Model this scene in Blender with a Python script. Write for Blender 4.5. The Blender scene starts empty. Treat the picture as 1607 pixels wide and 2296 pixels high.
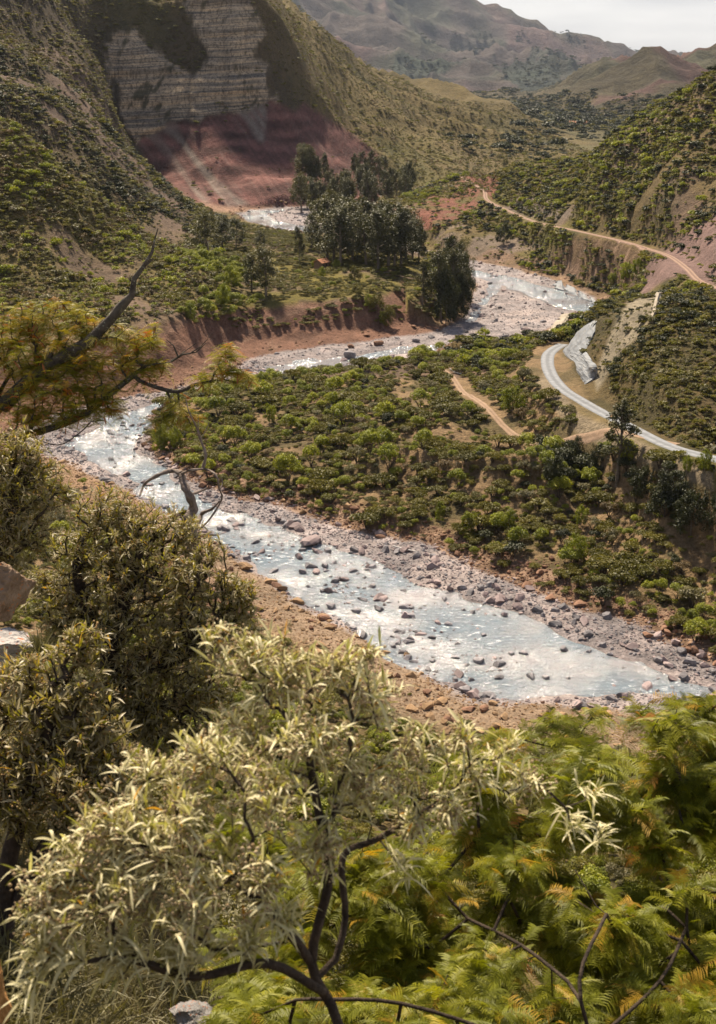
import bpy, math, random
import numpy as np
from mathutils import Vector, Matrix
rng = np.random.default_rng(7)
random.seed(7)
D2R = math.radians
scene = bpy.context.scene

# ------------------------------------------------------------------ camera
CAM_H = 60.0
FPX, CX, CY = 2742.0, 803.5, 1148.0          # focal length and centre for a 1607 x 2296 frame
PITCH = math.atan((1148 - 160) / FPX)
SP, CP = math.sin(PITCH), math.cos(PITCH)
cam_d = bpy.data.cameras.new('camera')
cam_d.sensor_fit = 'VERTICAL'
cam_d.sensor_height = 36.0
cam_d.lens = 36.0 * FPX / 2296
cam_d.clip_start = 0.1
cam_d.clip_end = 60000
cam_d.dof.use_dof = True
cam_d.dof.focus_distance = 22.0
cam_d.dof.aperture_fstop = 4.5
cam = bpy.data.objects.new('camera', cam_d)
cam.location = (0, 0, CAM_H)
cam.rotation_euler = (math.pi / 2 - PITCH, 0, 0)
scene.collection.objects.link(cam)
scene.camera = cam

# ------------------------------------------------------------------ sun, sky, exposure
SUN_EL, SUN_AZ = 53.0, -18.0                  # azimuth measured from the view direction, minus = to the left
w = bpy.data.worlds.new('World'); scene.world = w; w.use_nodes = True
nt = w.node_tree; nt.nodes.clear()
N = nt.nodes.new; L = nt.links.new
out = N('ShaderNodeOutputWorld'); bg = N('ShaderNodeBackground')
sky = N('ShaderNodeTexSky'); sky.sky_type = 'NISHITA'; sky.sun_disc = False
sky.sun_elevation = D2R(SUN_EL); sky.sun_rotation = D2R(SUN_AZ)
sky.altitude = 2000; sky.dust_density = 3.0
tc = N('ShaderNodeTexCoord'); mp = N('ShaderNodeMapping'); mp.inputs['Scale'].default_value = (1.0, 1.0, 6.0)
nz = N('ShaderNodeTexNoise'); nz.inputs['Scale'].default_value = 3.2; nz.inputs['Detail'].default_value = 6; nz.inputs['Roughness'].default_value = .5
L(tc.outputs['Generated'], mp.inputs[0]); L(mp.outputs[0], nz.inputs['Vector'])
cr = N('ShaderNodeValToRGB'); cr.color_ramp.elements[0].position = .38; cr.color_ramp.elements[1].position = .66
cr.color_ramp.elements[0].color = (5.7, 5.5, 5.4, 1); cr.color_ramp.elements[1].color = (9.6, 9.1, 8.4, 1)
L(nz.outputs['Fac'], cr.inputs[0])
sx_ = N('ShaderNodeSeparateXYZ'); L(tc.outputs['Generated'], sx_.inputs[0])      # thick bright cloud low down, thinner and bluer overhead
cov = N('ShaderNodeMapRange'); cov.inputs['From Min'].default_value = .14; cov.inputs['From Max'].default_value = .55; cov.inputs['To Min'].default_value = .92; cov.inputs['To Max'].default_value = .12
L(sx_.outputs[2], cov.inputs['Value'])
mx = N('ShaderNodeMixRGB'); L(cov.outputs[0], mx.inputs[0])
L(sky.outputs[0], mx.inputs[1]); L(cr.outputs[0], mx.inputs[2]); L(mx.outputs[0], bg.inputs[0])
bg.inputs[1].default_value = 0.062
L(bg.outputs[0], out.inputs[0])
sd = bpy.data.lights.new('sun', 'SUN'); sd.energy = 5.0; sd.angle = D2R(3.0); sd.color = (1, .87, .68)
sun = bpy.data.objects.new('sun', sd); scene.collection.objects.link(sun)
az, el = D2R(SUN_AZ), D2R(SUN_EL)
SUN_DIR = Vector((math.sin(az) * math.cos(el), math.cos(az) * math.cos(el), math.sin(el)))
sun.rotation_euler = SUN_DIR.to_track_quat('Z', 'Y').to_euler()
sun.location = (-60, 60, 160)
scene.view_settings.view_transform = 'Standard'; scene.view_settings.look = 'None'
scene.view_settings.exposure = 1.05; scene.view_settings.gamma = 1.0
scene.cycles.volume_bounces = 0
scene.cycles.max_bounces = 6
scene.cycles.transparent_max_bounces = 4
scene.cycles.volume_step_rate = 1
scene.cycles.caustics_reflective = False; scene.cycles.caustics_refractive = False

# ------------------------------------------------------------------ photo geometry helpers
def ray(u, v):
    t = (CY - v) / FPX
    dy = CP + t * SP
    return (u - CX) / FPX / dy, (-SP + t * CP) / dy           # x per metre forward, z per metre forward
def P(u, v, Y):                                                 # point seen at u, v a distance Y forward
    a, e = ray(u, v); return (a * Y, Y, CAM_H + e * Y)
def Z(u, v, z):                                                 # point seen at u, v lying at height z
    a, e = ray(u, v); Y = (z - CAM_H) / e; return (a * Y, Y, z)
def Wu(u, Y, z): return (ray(u, 300)[0] * Y, Y, z)
def WA(a, Y, z): return (a * Y, Y, z)
def project(x, y, z):
    zc = z - CAM_H
    f_ = y * CP - zc * SP; up = y * SP + zc * CP
    return CX + FPX * x / f_, CY - FPX * up / f_

def sstep(a, b, x):
    t = np.clip((x - a) / (b - a), 0, 1); return t * t * (3 - 2 * t)
def _h(ix, iy, s):
    n = (ix.astype(np.int64) * 374761393 + iy.astype(np.int64) * 668265263 + s * 974634777) & 0x7fffffff
    n = (n ^ (n >> 13)) * 1274126177 & 0x7fffffff
    return ((n ^ (n >> 16)) & 0xffff) / 65535.0
def noise(x, y, s=0):
    x = np.asarray(x, float); y = np.asarray(y, float)
    ix = np.floor(x); iy = np.floor(y); fx = x - ix; fy = y - iy
    ix = ix.astype(np.int64); iy = iy.astype(np.int64)
    fx = fx * fx * fx * (fx * (fx * 6 - 15) + 10); fy = fy * fy * fy * (fy * (fy * 6 - 15) + 10)
    a = _h(ix, iy, s); b = _h(ix + 1, iy, s); c = _h(ix, iy + 1, s); d = _h(ix + 1, iy + 1, s)
    return ((a + (b - a) * fx) * (1 - fy) + (c + (d - c) * fx) * fy) * 2 - 1
def fbm(x, y, o=4, s=0, g=.5):
    r = 0; am = 1; t = 0
    for k in range(o):
        r = r + am * noise(x, y, s + k); t += am; am *= g
        x, y = x * 1.86 + y * .75 + 3.1, y * 1.86 - x * .75 + 1.7
    return r / t
def poly_sd(px, py, poly):                                      # signed distance, inside negative
    poly = np.asarray(poly, float); n = len(poly)
    d = np.full(px.shape, 1e18); ins = np.zeros(px.shape, bool)
    for i in range(n):
        ax, ay = poly[i]; bx, by = poly[(i + 1) % n]
        ex, ey = bx - ax, by - ay; wx, wy = px - ax, py - ay
        t = np.clip((wx * ex + wy * ey) / (ex * ex + ey * ey + 1e-12), 0, 1)
        d = np.minimum(d, (wx - ex * t) ** 2 + (wy - ey * t) ** 2)
        if by != ay:
            c = ((ay > py) != (by > py)) & (px < (bx - ax) * (py - ay) / (by - ay) + ax)
            ins ^= c
    d = np.sqrt(d); return np.where(ins, -d, d)
def line_d(px, py, pts):                                        # distance to polyline, and interpolated height, side
    d = np.full(px.shape, 1e18); hz = np.zeros(px.shape); sl = np.zeros(px.shape)
    run = 0
    for (ax, ay, az), (bx, by, bz) in zip(pts[:-1], pts[1:]):
        ex, ey = bx - ax, by - ay; wx, wy = px - ax, py - ay; ll = ex * ex + ey * ey
        t = np.clip((wx * ex + wy * ey) / ll, 0, 1)
        dd = (wx - ex * t) ** 2 + (wy - ey * t) ** 2
        m = dd < d
        d = np.where(m, dd, d); hz = np.where(m, az + (bz - az) * t, hz)
        sl = np.where(m, run + t * math.sqrt(ll), sl); run += math.sqrt(ll)
    return np.sqrt(d), hz, sl
def hit(u, v, y0=20, y1=9000):                                  # first point of the land on the line of sight
    a, e = ray(u, v); Y = np.exp(np.linspace(math.log(y0), math.log(y1), 1500)); g = land(a * Y, Y); k = np.nonzero(CAM_H + e * Y < g)[0]
    if not len(k): return a * y1, y1, float(g[-1])
    k = k[0]; Y2 = np.linspace(Y[max(k - 1, 0)], Y[k], 30); g = land(a * Y2, Y2); q = np.nonzero(CAM_H + e * Y2 <= g + 1e-3)[0]; q = q[0] if len(q) else 29
    return float(a * Y2[q]), float(Y2[q]), float(g[q])
def line_side(px, py, pts):                                     # negative on the river side of a road that runs towards the camera's right
    d = np.full(px.shape, 1e18); sg_ = np.zeros(px.shape)
    for p, q in zip(pts[:-1], pts[1:]):
        ex, ey = q[0] - p[0], q[1] - p[1]; wx, wy = px - p[0], py - p[1]; t = np.clip((wx * ex + wy * ey) / (ex * ex + ey * ey), 0, 1)
        dd = (wx - ex * t) ** 2 + (wy - ey * t) ** 2; m = dd < d; d = np.where(m, dd, d); sg_ = np.where(m, ex * wy - ey * wx, sg_)
    return sg_
def smooth_line(pts, n=8):                                      # Catmull-Rom
    p = [np.array(q, float) for q in pts]; p = [2 * p[0] - p[1]] + p + [2 * p[-1] - p[-2]]
    o = []
    for i in range(1, len(p) - 2):
        for k in range(n):
            t = k / n; a, b, c, d = p[i - 1:i + 3]
            o.append(.5 * (2 * b + (c - a) * t + (2 * a - 5 * b + 4 * c - d) * t * t + (3 * b - a - 3 * c + d) * t ** 3))
    o.append(p[-2]); return [tuple(q) for q in o]

# ------------------------------------------------------------------ roads (measured in the valley)
GREY_ROAD = smooth_line([Z(1262, 772, 8.5), Z(1240, 785, 9), Z(1229, 800, 9.3), Z(1232, 830, 10), Z(1258, 868, 10.5), Z(1320, 908, 11), Z(1400, 950, 12), Z(1500, 1000, 13), Z(1607, 1030, 14), Z(1760, 1075, 15)], 8)
DIRT_ROAD = smooth_line([P(1035, 396, 550), P(1052, 408, 535), P(1085, 427, 505), P(1093, 448, 482), P(1130, 468, 462), P(1200, 497, 428), P(1290, 517, 388), P(1400, 542, 350), P(1450, 557, 331), P(1500, 574, 308), P(1540, 602, 281), P(1572, 632, 262), P(1640, 655, 236)], 8)
SPUR_ROAD = smooth_line([Z(1508, 1003, 13), Z(1540, 1018, 12.6), Z(1450, 1018, 11.5)], 4)
PATH = smooth_line([Z(978, 826, 4), Z(1012, 842, 4.6), Z(1040, 872, 5.5), Z(1075, 900, 6.4), Z(1120, 925, 7.5), Z(1190, 950, 8.6), Z(1270, 970, 9.2), Z(1340, 988, 9.6), Z(1430, 1010, 10.5), Z(1520, 1012, 12)], 6)

# ------------------------------------------------------------------ control points of the land
C = [WA(0, 1.2, 58.2), WA(0, 3, 55.6), WA(0, 6, 52), WA(0, 12, 46), WA(0, 25, 36), WA(0, 50, 19), WA(0, 80, 7), WA(0, 98, 2.5),
     WA(.25, 3, 55.4), WA(.25, 6, 51.4), WA(.25, 12, 45), WA(.25, 25, 34), WA(.25, 50, 17), WA(.25, 80, 5), WA(.3, 95, 1.5),
     WA(-.22, 3, 56.5), WA(-.24, 6, 53.8), WA(-.32, 6, 54.6), WA(-.32, 9, 55), WA(-.32, 13, 52), WA(-.22, 10, 53.6), WA(-.22, 20, 44), WA(-.25, 30, 38), WA(-.25, 50, 26), WA(-.25, 90, 12), WA(-.25, 150, 3),
     WA(-.12, 12, 47), WA(-.12, 50, 21), WA(-.12, 90, 9), WA(-.12, 110, 3.5),
     WA(-.7, 3, 57), WA(-.7, 10, 52), WA(-.7, 30, 40), WA(-.7, 100, 22), WA(-.7, 180, 8), WA(-.7, 260, 25), WA(-.7, 330, 62), WA(-.7, 600, 120), WA(-.7, 2000, 250), WA(-.7, 8000, 900),
     WA(.7, 3, 55), WA(.7, 10, 47), WA(.7, 30, 34), WA(.7, 70, 8), WA(.7, 110, 8), WA(.7, 160, 20), WA(.7, 260, 35), WA(.7, 400, 55), WA(.7, 1000, 60), WA(.7, 5000, 200), WA(.7, 9000, 400)]
C += [Z(u, v, z) for u, v, z in [(1400, 1640, 1.5), (1250, 1600, 1.2), (1100, 1590, 1.2), (950, 1545, 1.3), (850, 1470, 1.3), (750, 1425, 1.4), (650, 1360, 1.4), (550, 1290, 1.5), (480, 1220, 2), (240, 1100, 1.2), (330, 1150, 2),
      (400, 1020, 1.4), (550, 1090, 1.4), (700, 1152, 1.4), (900, 1222, 1.5), (1100, 1287, 1.6), (1300, 1372, 1.6), (1500, 1450, 1.6), (1607, 1490, 1.6),
      (450, 940, 2.4), (600, 920, 3), (600, 1000, 3), (800, 880, 4), (800, 1000, 4), (800, 1100, 2.8), (1000, 950, 6.5), (1000, 1120, 3.4), (1000, 860, 4.6),
      (900, 985, 9), (1100, 1000, 10.5), (1200, 1005, 10.5), (900, 1030, 4.2), (1100, 1042, 5), (1200, 1052, 5), (1000, 1010, 8.6), (1000, 1035, 5.5),
      (1200, 1200, 3.2), (1330, 1050, 6), (1400, 1200, 4), (1607, 1200, 4.6), (1607, 1350, 2.6), (1200, 900, 8), (1130, 850, 6), (1180, 800, 6), (1100, 810, 4),
      (1300, 965, 9.3), (1450, 1060, 8.5), (1560, 1100, 8.5), (1607, 1080, 10), (1245, 745, 2.5), (1215, 770, 4),
      (1150, 598, 2), (1300, 640, 2), (1000, 562, 3), (1330, 660, 1.5),
      (450, 734, 8.5), (560, 738, 8), (680, 731, 7.5), (850, 722, 7), (960, 717, 6), (1020, 700, 5), (600, 700, 8), (700, 650, 8), (900, 600, 8), (600, 600, 8), (700, 560, 8), (550, 545, 8), (850, 560, 8), (1000, 650, 6), (650, 530, 5), (780, 530, 4), (1050, 640, 3),
      (480, 462, 2), (560, 458, 2), (680, 455, 2), (770, 450, 2), (700, 480, 1.2), (760, 500, 1.5)]]
C += [P(u, v, Y) for u, v, Y in [(1520, 625, 215), (1430, 655, 222), (1350, 692, 228), (1290, 702, 233), (1240, 722, 240), (1270, 788, 231), (1330, 862, 200), (1305, 770, 228), (1450, 800, 190), (1450, 900, 171), (1600, 800, 182), (1600, 900, 168), (1607, 700, 200), (1607, 645, 212), (1400, 720, 212), (1400, 800, 196),
      (1520, 670, 243), (1430, 690, 278), (1607, 665, 236), (1400, 610, 334), (1420, 650, 318), (1400, 672, 323), (1480, 630, 285), (1100, 560, 418), (1200, 550, 412), (1300, 580, 374), (1230, 600, 386), (1000, 500, 456), (950, 510, 450), (1607, 560, 281), (1530, 560, 312),
      (1607, 470, 315), (1607, 350, 350), (1607, 197, 400), (1500, 300, 380), (1500, 241, 405), (1400, 286, 412), (1400, 420, 385), (1345, 314, 442), (1300, 337, 462), (1200, 370, 495), (1200, 430, 466), (1130, 382, 520), (1035, 391, 560), (960, 430, 520), (900, 462, 500), (1300, 430, 432), (1500, 420, 340),
      (1180, 358, 850), (1000, 390, 720), (900, 402, 675), (1240, 325, 960), (1180, 287, 1090), (1100, 243, 1180), (1000, 200, 1200), (950, 160, 1150), (850, 143, 1100), (760, 95, 1050), (660, 40, 1000), (560, -10, 950),
      (900, 250, 930), (1000, 300, 890), (1100, 330, 880), (800, 200, 890), (700, 130, 860), (780, 290, 735), (870, 350, 700), (850, 260, 830), (920, 200, 1040),
      (320, 300, 630), (430, 270, 633), (530, 245, 637), (620, 230, 645), (500, 380, 597), (600, 350, 608), (700, 350, 625), (700, 300, 650), (800, 390, 625), (300, 100, 665), (430, 60, 670), (560, 0, 685), (500, 130, 657), (600, 130, 668), (430, -100, 720), (560, -80, 740), (250, 0, 690), (245, 80, 668), (640, 100, 690), (700, 200, 705), (620, 30, 710),
      (230, 90, 600), (250, 180, 590), (280, 262, 570), (330, 352, 550), (380, 412, 530), (450, 460, 520), (200, 250, 480), (200, 350, 430), (100, 100, 560), (0, 0, 560), (0, 130, 480), (100, 230, 440), (0, -100, 650), (300, 420, 440), (400, 480, 440), (480, 490, 500), (520, 500, 490),
      (0, 215, 330), (0, 185, 450), (50, 250, 330), (100, 295, 330), (100, 280, 430), (200, 400, 330), (200, 380, 400), (300, 482, 330), (300, 465, 400), (400, 545, 340), (400, 528, 390), (150, 350, 330), (250, 445, 330),
      (0, 430, 300), (0, 600, 277), (0, 690, 258), (200, 600, 295), (300, 650, 282), (400, 690, 272), (450, 600, 310), (500, 650, 300), (200, 500, 310), (100, 420, 308), (350, 570, 312),
      (60, 665, 262), (200, 668, 262), (330, 695, 262), (400, 722, 262),
      (1200, 246, 1900), (1260, 280, 1400), (1150, 235, 2100), (1180, 222, 2400), (1100, 215, 2600), (1210, 240, 1950), (1290, 199, 2050), (1360, 192, 2050), (1440, 148, 2000), (1385, 172, 2000), (1500, 165, 2000), (1545, 148, 2300), (1607, 118, 2350), (1400, 262, 1500), (1500, 245, 1500), (1300, 268, 1600), (1440, 200, 1750), (1607, 190, 1700),
      (1080, 201, 3400), (1200, 212, 3000), (1350, 190, 3200), (1415, 159, 5600), (1360, 140, 5900), (1310, 125, 6000), (1240, 102, 6200), (1170, 75, 6500), (1100, 50, 6700), (1020, 0, 7000), (800, -130, 7500), (600, -230, 8000), (400, -300, 8000), (1250, 175, 4300), (1100, 150, 4500), (1150, 180, 3800), (900, 100, 5000), (700, 0, 5500), (1000, 80, 5600), (1200, 140, 5200)]]
C += [Wu(u, Y, z) for u, Y, z in [(1607, 520, 28), (1607, 650, 12), (1400, 520, 14), (1200, 560, 8), (1000, 620, 4), (900, 600, 3), (1300, 700, 5), (1607, 1000, 8), (900, 1400, 30), (1000, 1500, 22), (1100, 1500, 14), (700, 1400, 60), (500, 1300, 90), (400, 900, 140), (100, 900, 150), (250, 628, 42), (300, 600, 18), (350, 588, 12), (420, 570, 5),
      (0, 375, 37), (100, 372, 29), (200, 370, 20), (300, 368, 12), (1400, 1200, 4), (1200, 9500, 60), (800, 9500, 500), (1500, 5000, 15), (1607, 9000, 40), (1420, 8000, 30), (1500, 3200, 30), (300, 3000, 200), (600, 3000, 80), (600, 5000, 250)]]
C += [tuple(p) for p in GREY_ROAD[::4]] + [tuple(p) for p in DIRT_ROAD[::4]]
C = np.array(C)
SA, SS, CC = 5.0, 2.2, 0.06
ca, cs, cq = C[:, 0] / C[:, 1] * SA, np.log(C[:, 1]) * SS, C[:, 2] / C[:, 1]
def _k(a1, s1, a2, s2): return np.sqrt((a1[:, None] - a2[None]) ** 2 + (s1[:, None] - s2[None]) ** 2 + CC * CC)
n_ = len(ca)
M_ = np.zeros((n_ + 3, n_ + 3)); M_[:n_, :n_] = _k(ca, cs, ca, cs) - np.eye(n_) * 0.01
M_[:n_, n_] = 1; M_[:n_, n_ + 1] = ca; M_[:n_, n_ + 2] = cs; M_[n_:, :n_] = M_[:n_, n_:].T
# heights relative to a reference profile that removes the strong 1/Y trend close to the camera
def prof(Y): return np.interp(np.log(Y), np.log([1.2, 3, 6, 12, 25, 50, 80, 100, 20000]), [58.2, 55.8, 52.3, 46.5, 36.5, 20, 7, 3, 3])
rhs = np.concatenate([(C[:, 2] - prof(C[:, 1])) / C[:, 1], [0, 0, 0]])
W_ = np.linalg.solve(M_, rhs)
GA = np.linspace(-1.0, 1.0, 501); GS = np.linspace(math.log(1.0), math.log(12000), 1201)
gq = np.zeros((len(GS), len(GA)))
for i, s_ in enumerate(GS):
    k = _k(GA * SA, np.full(len(GA), s_ * SS), ca, cs)
    gq[i] = k @ W_[:n_] + W_[n_] + W_[n_ + 1] * GA * SA + W_[n_ + 2] * s_ * SS
def base_h(x, y):
    a = np.clip(x / y, -.999, .999); s = np.clip(np.log(y), GS[0], GS[-1] - 1e-6)
    fa = (a - GA[0]) / (GA[1] - GA[0]); fs = (s - GS[0]) / (GS[1] - GS[0])
    ia = np.minimum(fa.astype(int), len(GA) - 2); js = np.minimum(fs.astype(int), len(GS) - 2); fa = fa - ia; fs = fs - js
    q = (gq[js, ia] * (1 - fa) + gq[js, ia + 1] * fa) * (1 - fs) + (gq[js + 1, ia] * (1 - fa) + gq[js + 1, ia + 1] * fa) * fs
    return q * y + prof(y)

# ------------------------------------------------------------------ the river bed in plan
def G2(pts, z=0): return [Z(u, v, z)[:2] for u, v in pts]
BED = G2([(1900, 1690), (1700, 1640), (1500, 1625), (1250, 1592), (1150, 1592), (1050, 1567), (965, 1532), (900, 1482), (830, 1440), (760, 1412), (690, 1372), (640, 1330), (560, 1282), (500, 1232), (460, 1200), (390, 1170), (300, 1105), (230, 1072), (140, 1045), (60, 1025), (40, 985), (100, 945), (200, 915), (300, 895), (380, 880),
          (450, 858), (520, 835), (570, 808), (640, 795), (760, 778), (850, 766), (930, 757), (990, 745), (1035, 715), (1062, 680), (1066, 640), (1050, 605), (1000, 590), (930, 588), (890, 565), (860, 548), (820, 540), (760, 535), (690, 527), (620, 513), (560, 497), (530, 482), (560, 472), (640, 468), (700, 464), (780, 460),
          (860, 470), (760, 484), (740, 500), (800, 518), (900, 540), (960, 566), (1020, 578), (1090, 594), (1160, 608), (1230, 628), (1280, 648), (1330, 668), (1362, 690), (1300, 700), (1262, 712), (1235, 742), (1195, 768), (1120, 782), (1060, 788), (980, 802), (900, 822), (800, 838), (700, 845), (600, 862), (500, 880), (420, 895), (362, 915),
          (340, 945), (335, 985), (352, 1022), (390, 1052), (440, 1078), (510, 1105), (600, 1133), (700, 1165), (800, 1200), (900, 1228), (1000, 1258), (1100, 1292), (1200, 1338), (1300, 1378), (1400, 1415), (1500, 1458), (1607, 1500), (1800, 1560), (1950, 1600)])
WATER1 = G2([(1900, 1680), (1607, 1580), (1500, 1560), (1400, 1565), (1290, 1570), (1200, 1588), (1100, 1575), (1010, 1545), (930, 1490), (900, 1462), (840, 1425), (770, 1398), (700, 1362), (650, 1320), (580, 1272), (520, 1225), (470, 1190), (400, 1160), (300, 1090), (240, 1062), (200, 1030), (150, 1005), (190, 960), (250, 935), (330, 905),
             (370, 893), (450, 872), (530, 852), (590, 840), (600, 822), (650, 815), (720, 806), (800, 797), (900, 780), (1000, 775), (1100, 770), (1190, 762), (1190, 772), (1100, 780), (1000, 788), (900, 796), (820, 808), (720, 828), (640, 845), (540, 868), (440, 890), (360, 912), (318, 940), (300, 980), (318, 1020), (380, 1070), (450, 1112),
             (520, 1138), (600, 1168), (700, 1208), (800, 1245), (900, 1285), (1000, 1325), (1100, 1360), (1200, 1396), (1300, 1428), (1400, 1464), (1500, 1500), (1600, 1532), (1900, 1630)])
WATER2 = G2([(930, 574), (1000, 592), (1060, 603), (1100, 612), (1160, 622), (1220, 640), (1280, 655), (1350, 690), (1300, 700), (1250, 688), (1200, 668), (1140, 645), (1090, 625), (1040, 612), (980, 602)])
WATER3 = G2([(542, 482), (560, 474), (640, 469), (640, 474), (600, 480), (606, 490), (640, 499), (700, 508), (770, 522), (770, 533), (690, 529), (620, 515), (562, 500)])
WATER4 = G2([(1105, 628), (1120, 640), (1105, 665), (1085, 690), (1060, 720), (1050, 722), (1072, 690), (1088, 665), (1100, 640)])
BANK_WIDE = G2([(-300, 1060), (-100, 980), (60, 985), (100, 950), (200, 918), (300, 898), (380, 882), (450, 860), (520, 838), (570, 812), (640, 800), (760, 782), (850, 770), (930, 760), (1000, 750), (1000, 690), (500, 680), (0, 600), (-400, 600)])
NEAR_SIDE = [(-260, 0), (-150, 170)] + G2([(-100, 1100), (140, 1040), (230, 1062), (300, 1085), (400, 1165), (560, 1260), (700, 1350), (850, 1420), (960, 1500), (1050, 1555), (1150, 1580), (1300, 1580), (1600, 1600), (1900, 1660)]) + [(200, 80), (200, 0)]
def bed_fields(x, y):
    jx = x + fbm(x / 9, y / 9, 3, 11) * 1.6 + fbm(x / 2.2, y / 2.2, 2, 17) * .45; jy = y + fbm(x / 9 + 40, y / 9, 3, 12) * 2.2 + fbm(x / 2.2 + 9, y / 2.2, 2, 18) * .6
    sb = poly_sd(jx, jy, BED)
    wx = x + fbm(x / 14, y / 14, 4, 13) * 2.4; wy = y + fbm(x / 14 + 40, y / 14, 4, 14) * 3.4
    sw = np.minimum(np.minimum(poly_sd(wx, wy, WATER1), poly_sd(wx, wy, WATER2)), np.minimum(poly_sd(wx, wy, WATER3), poly_sd(x, y, WATER4) * 1.0))
    return sb, sw
def land(x, y, detail=True, full=False):
    x = np.asarray(x, float); y = np.asarray(y, float)
    h = base_h(x, y)
    near = y < 720
    sb = np.full(x.shape, 500.0); sw = np.full(x.shape, 500.0)
    idx = np.nonzero(near & (y > 85))
    if len(idx[0]):
        sb[idx], sw[idx] = bed_fields(x[idx], y[idx])
    if detail:
        hill = sstep(6, 30, sb) * sstep(3, 25, h) * sstep(60, 220, y)
        hill_n = sstep(20, 90, y) * .25
        steep = sstep(240, 360, y)
        mr = np.nonzero((y > 120) & (y < 600) & (x > 15))
        if len(mr[0]):
            dr_ = np.minimum(line_d(x[mr], y[mr], GREY_ROAD)[0], line_d(x[mr], y[mr], DIRT_ROAD)[0])
            hill[mr] = hill[mr] * (.12 + .88 * sstep(6, 45, dr_))
        for lam, amp, s in ((900, .13, 1), (420, .11, 2), (190, .14, 3), (90, .13, 4), (42, .085, 5), (19, .07, 6), (9, .055, 7)):
            if lam < 200: hill = hill * (1 - .0 * sstep(1250, 1500, y) * (1 - sstep(2600, 3200, y))) if lam == 190 else hill
            wgt = sstep(2.2, 5.0, y / lam) * (1 - sstep(60, 150, y / lam))
            if lam > 100: wgt = wgt * sstep(700, 1500, y) * (.45 + .55 * sstep(15, 60, h))
            n1 = noise(x / lam + .37 * noise(x / lam * .7, y / lam * .7, s + 30), y / lam, s)
            rid = 1 - 2 * np.abs(n1)                             # ridged: gullies between spurs
            h = h + (rid - .35) * amp * lam * wgt * np.maximum(hill, .0) * (.35 + .65 * steep)
        for lam, amp, s in ((22, .035, 61), (9, .04, 62), (4, .05, 63), (1.7, .05, 64)):
            h = h + noise(x / lam, y / lam, s) * amp * lam * sstep(1.2, 4, y / lam) * (1 - sstep(120, 260, y / lam)) * np.clip(sb / 6, 0, 1) * .8
    h = np.where(y < 900, np.maximum(h, .9 + .3 * noise(x / 3, y / 3, 50)), np.maximum(h, -2))
    # roads cut and fill
    rd = np.full(x.shape, 999.)
    m = np.nonzero((y > 120) & (y < 560) & (x > 20))
    if len(m[0]):
        for road, hw in ((GREY_ROAD, 2.0), (DIRT_ROAD, 1.8)):
            d, hz, _ = line_d(x[m], y[m], road)
            k = 1 - sstep(hw, hw + 5, d)
            h[m] = h[m] * (1 - k) + (hz) * k
            rd[m] = np.minimum(rd[m], d - hw)
            if road is DIRT_ROAD:                                # nothing below the road stands higher than it
                yn = line_side(x[m], y[m], road)
                cap_ = hz - .10 * np.clip(d - hw, 0, None) + 1.0 * np.clip(d - 30, 0, None)
                h[m] = np.where((yn < 0) & (d < 75), np.minimum(h[m], cap_), h[m])
    bw = np.full(x.shape, 4.5)
    if len(idx[0]):
        s2 = poly_sd(x[idx], y[idx], BANK_WIDE)
        xi, yi = x[idx], y[idx]
        ter_ = (poly_sd(xi, yi, NEAR_SIDE) > 0) & (yi < 262) & (s2 > 0)
        h[idx] = np.where(ter_, np.minimum(h[idx], 1.25 + .15 * np.clip(sb[idx], 0, None) + .05 * np.clip(sb[idx] - 11, 0, None) ** 2 + 30 * sstep(12, 3, rd[idx])), h[idx])
        b = 4.5 + 13 * sstep(2, -4, s2) * (1 + .25 * noise(xi / 20, yi / 20, 21))
        b = np.where(poly_sd(xi, yi, NEAR_SIDE) < 0, 14, b)
        b = np.where((yi > 300) & (xi > 12) & (xi > 12 + (yi - 300) * .02), 9, b)
        bw[idx] = b
    gr = noise(x / 7, y / 7, 22) * .16 + noise(x / 2.6, y / 2.6, 23) * .10
    bedz = np.clip(sw * .16 + .02, -.6, .55) + gr * np.where(sw < -1.5, .5, 1.2)
    t = np.clip(sb / bw, 0, 1)
    prof_b = np.where(bw > 8, .35 * t + .65 * sstep(.35, 1, t), sstep(0, 1, t))
    h = bedz + (h - bedz) * prof_b if True else h
    if full: return h, sb, sw, rd, bw
    return h
# ------------------------------------------------------------------ materials
def new_mat(name):
    m = bpy.data.materials.new(name); m.use_nodes = True
    nt = m.node_tree; nt.nodes.clear()
    return m, nt, nt.nodes.new, nt.links.new
def math_n(nt, op, a, b=None, clamp=False):
    n = nt.nodes.new('ShaderNodeMath'); n.operation = op; n.use_clamp = clamp
    for i, q in enumerate((a, b)):
        if q is None: continue
        if isinstance(q, (int, float)): n.inputs[i].default_value = q
        else: nt.links.new(q, n.inputs[i])
    return n.outputs[0]
def mixc(nt, fac, a, b, mode='MIX'):
    n = nt.nodes.new('ShaderNodeMixRGB'); n.blend_type = mode
    for i, q in enumerate((fac, a, b)):
        if isinstance(q, (int, float)): n.inputs[i].default_value = q if i == 0 else (q, q, q, 1)
        elif isinstance(q, tuple): n.inputs[i].default_value = q + (1,) if len(q) == 3 else q
        else: nt.links.new(q, n.inputs[i])
    return n.outputs[0]
def ramp(nt, fac, stops):
    n = nt.nodes.new('ShaderNodeValToRGB'); e = n.color_ramp.elements
    while len(e) < len(stops): e.new(.5)
    for i, (p, c) in enumerate(stops):
        e[i].position = p; e[i].color = (c if isinstance(c, tuple) else (c, c, c)) + (1,)
    nt.links.new(fac, n.inputs[0]); return n.outputs[0]
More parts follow.
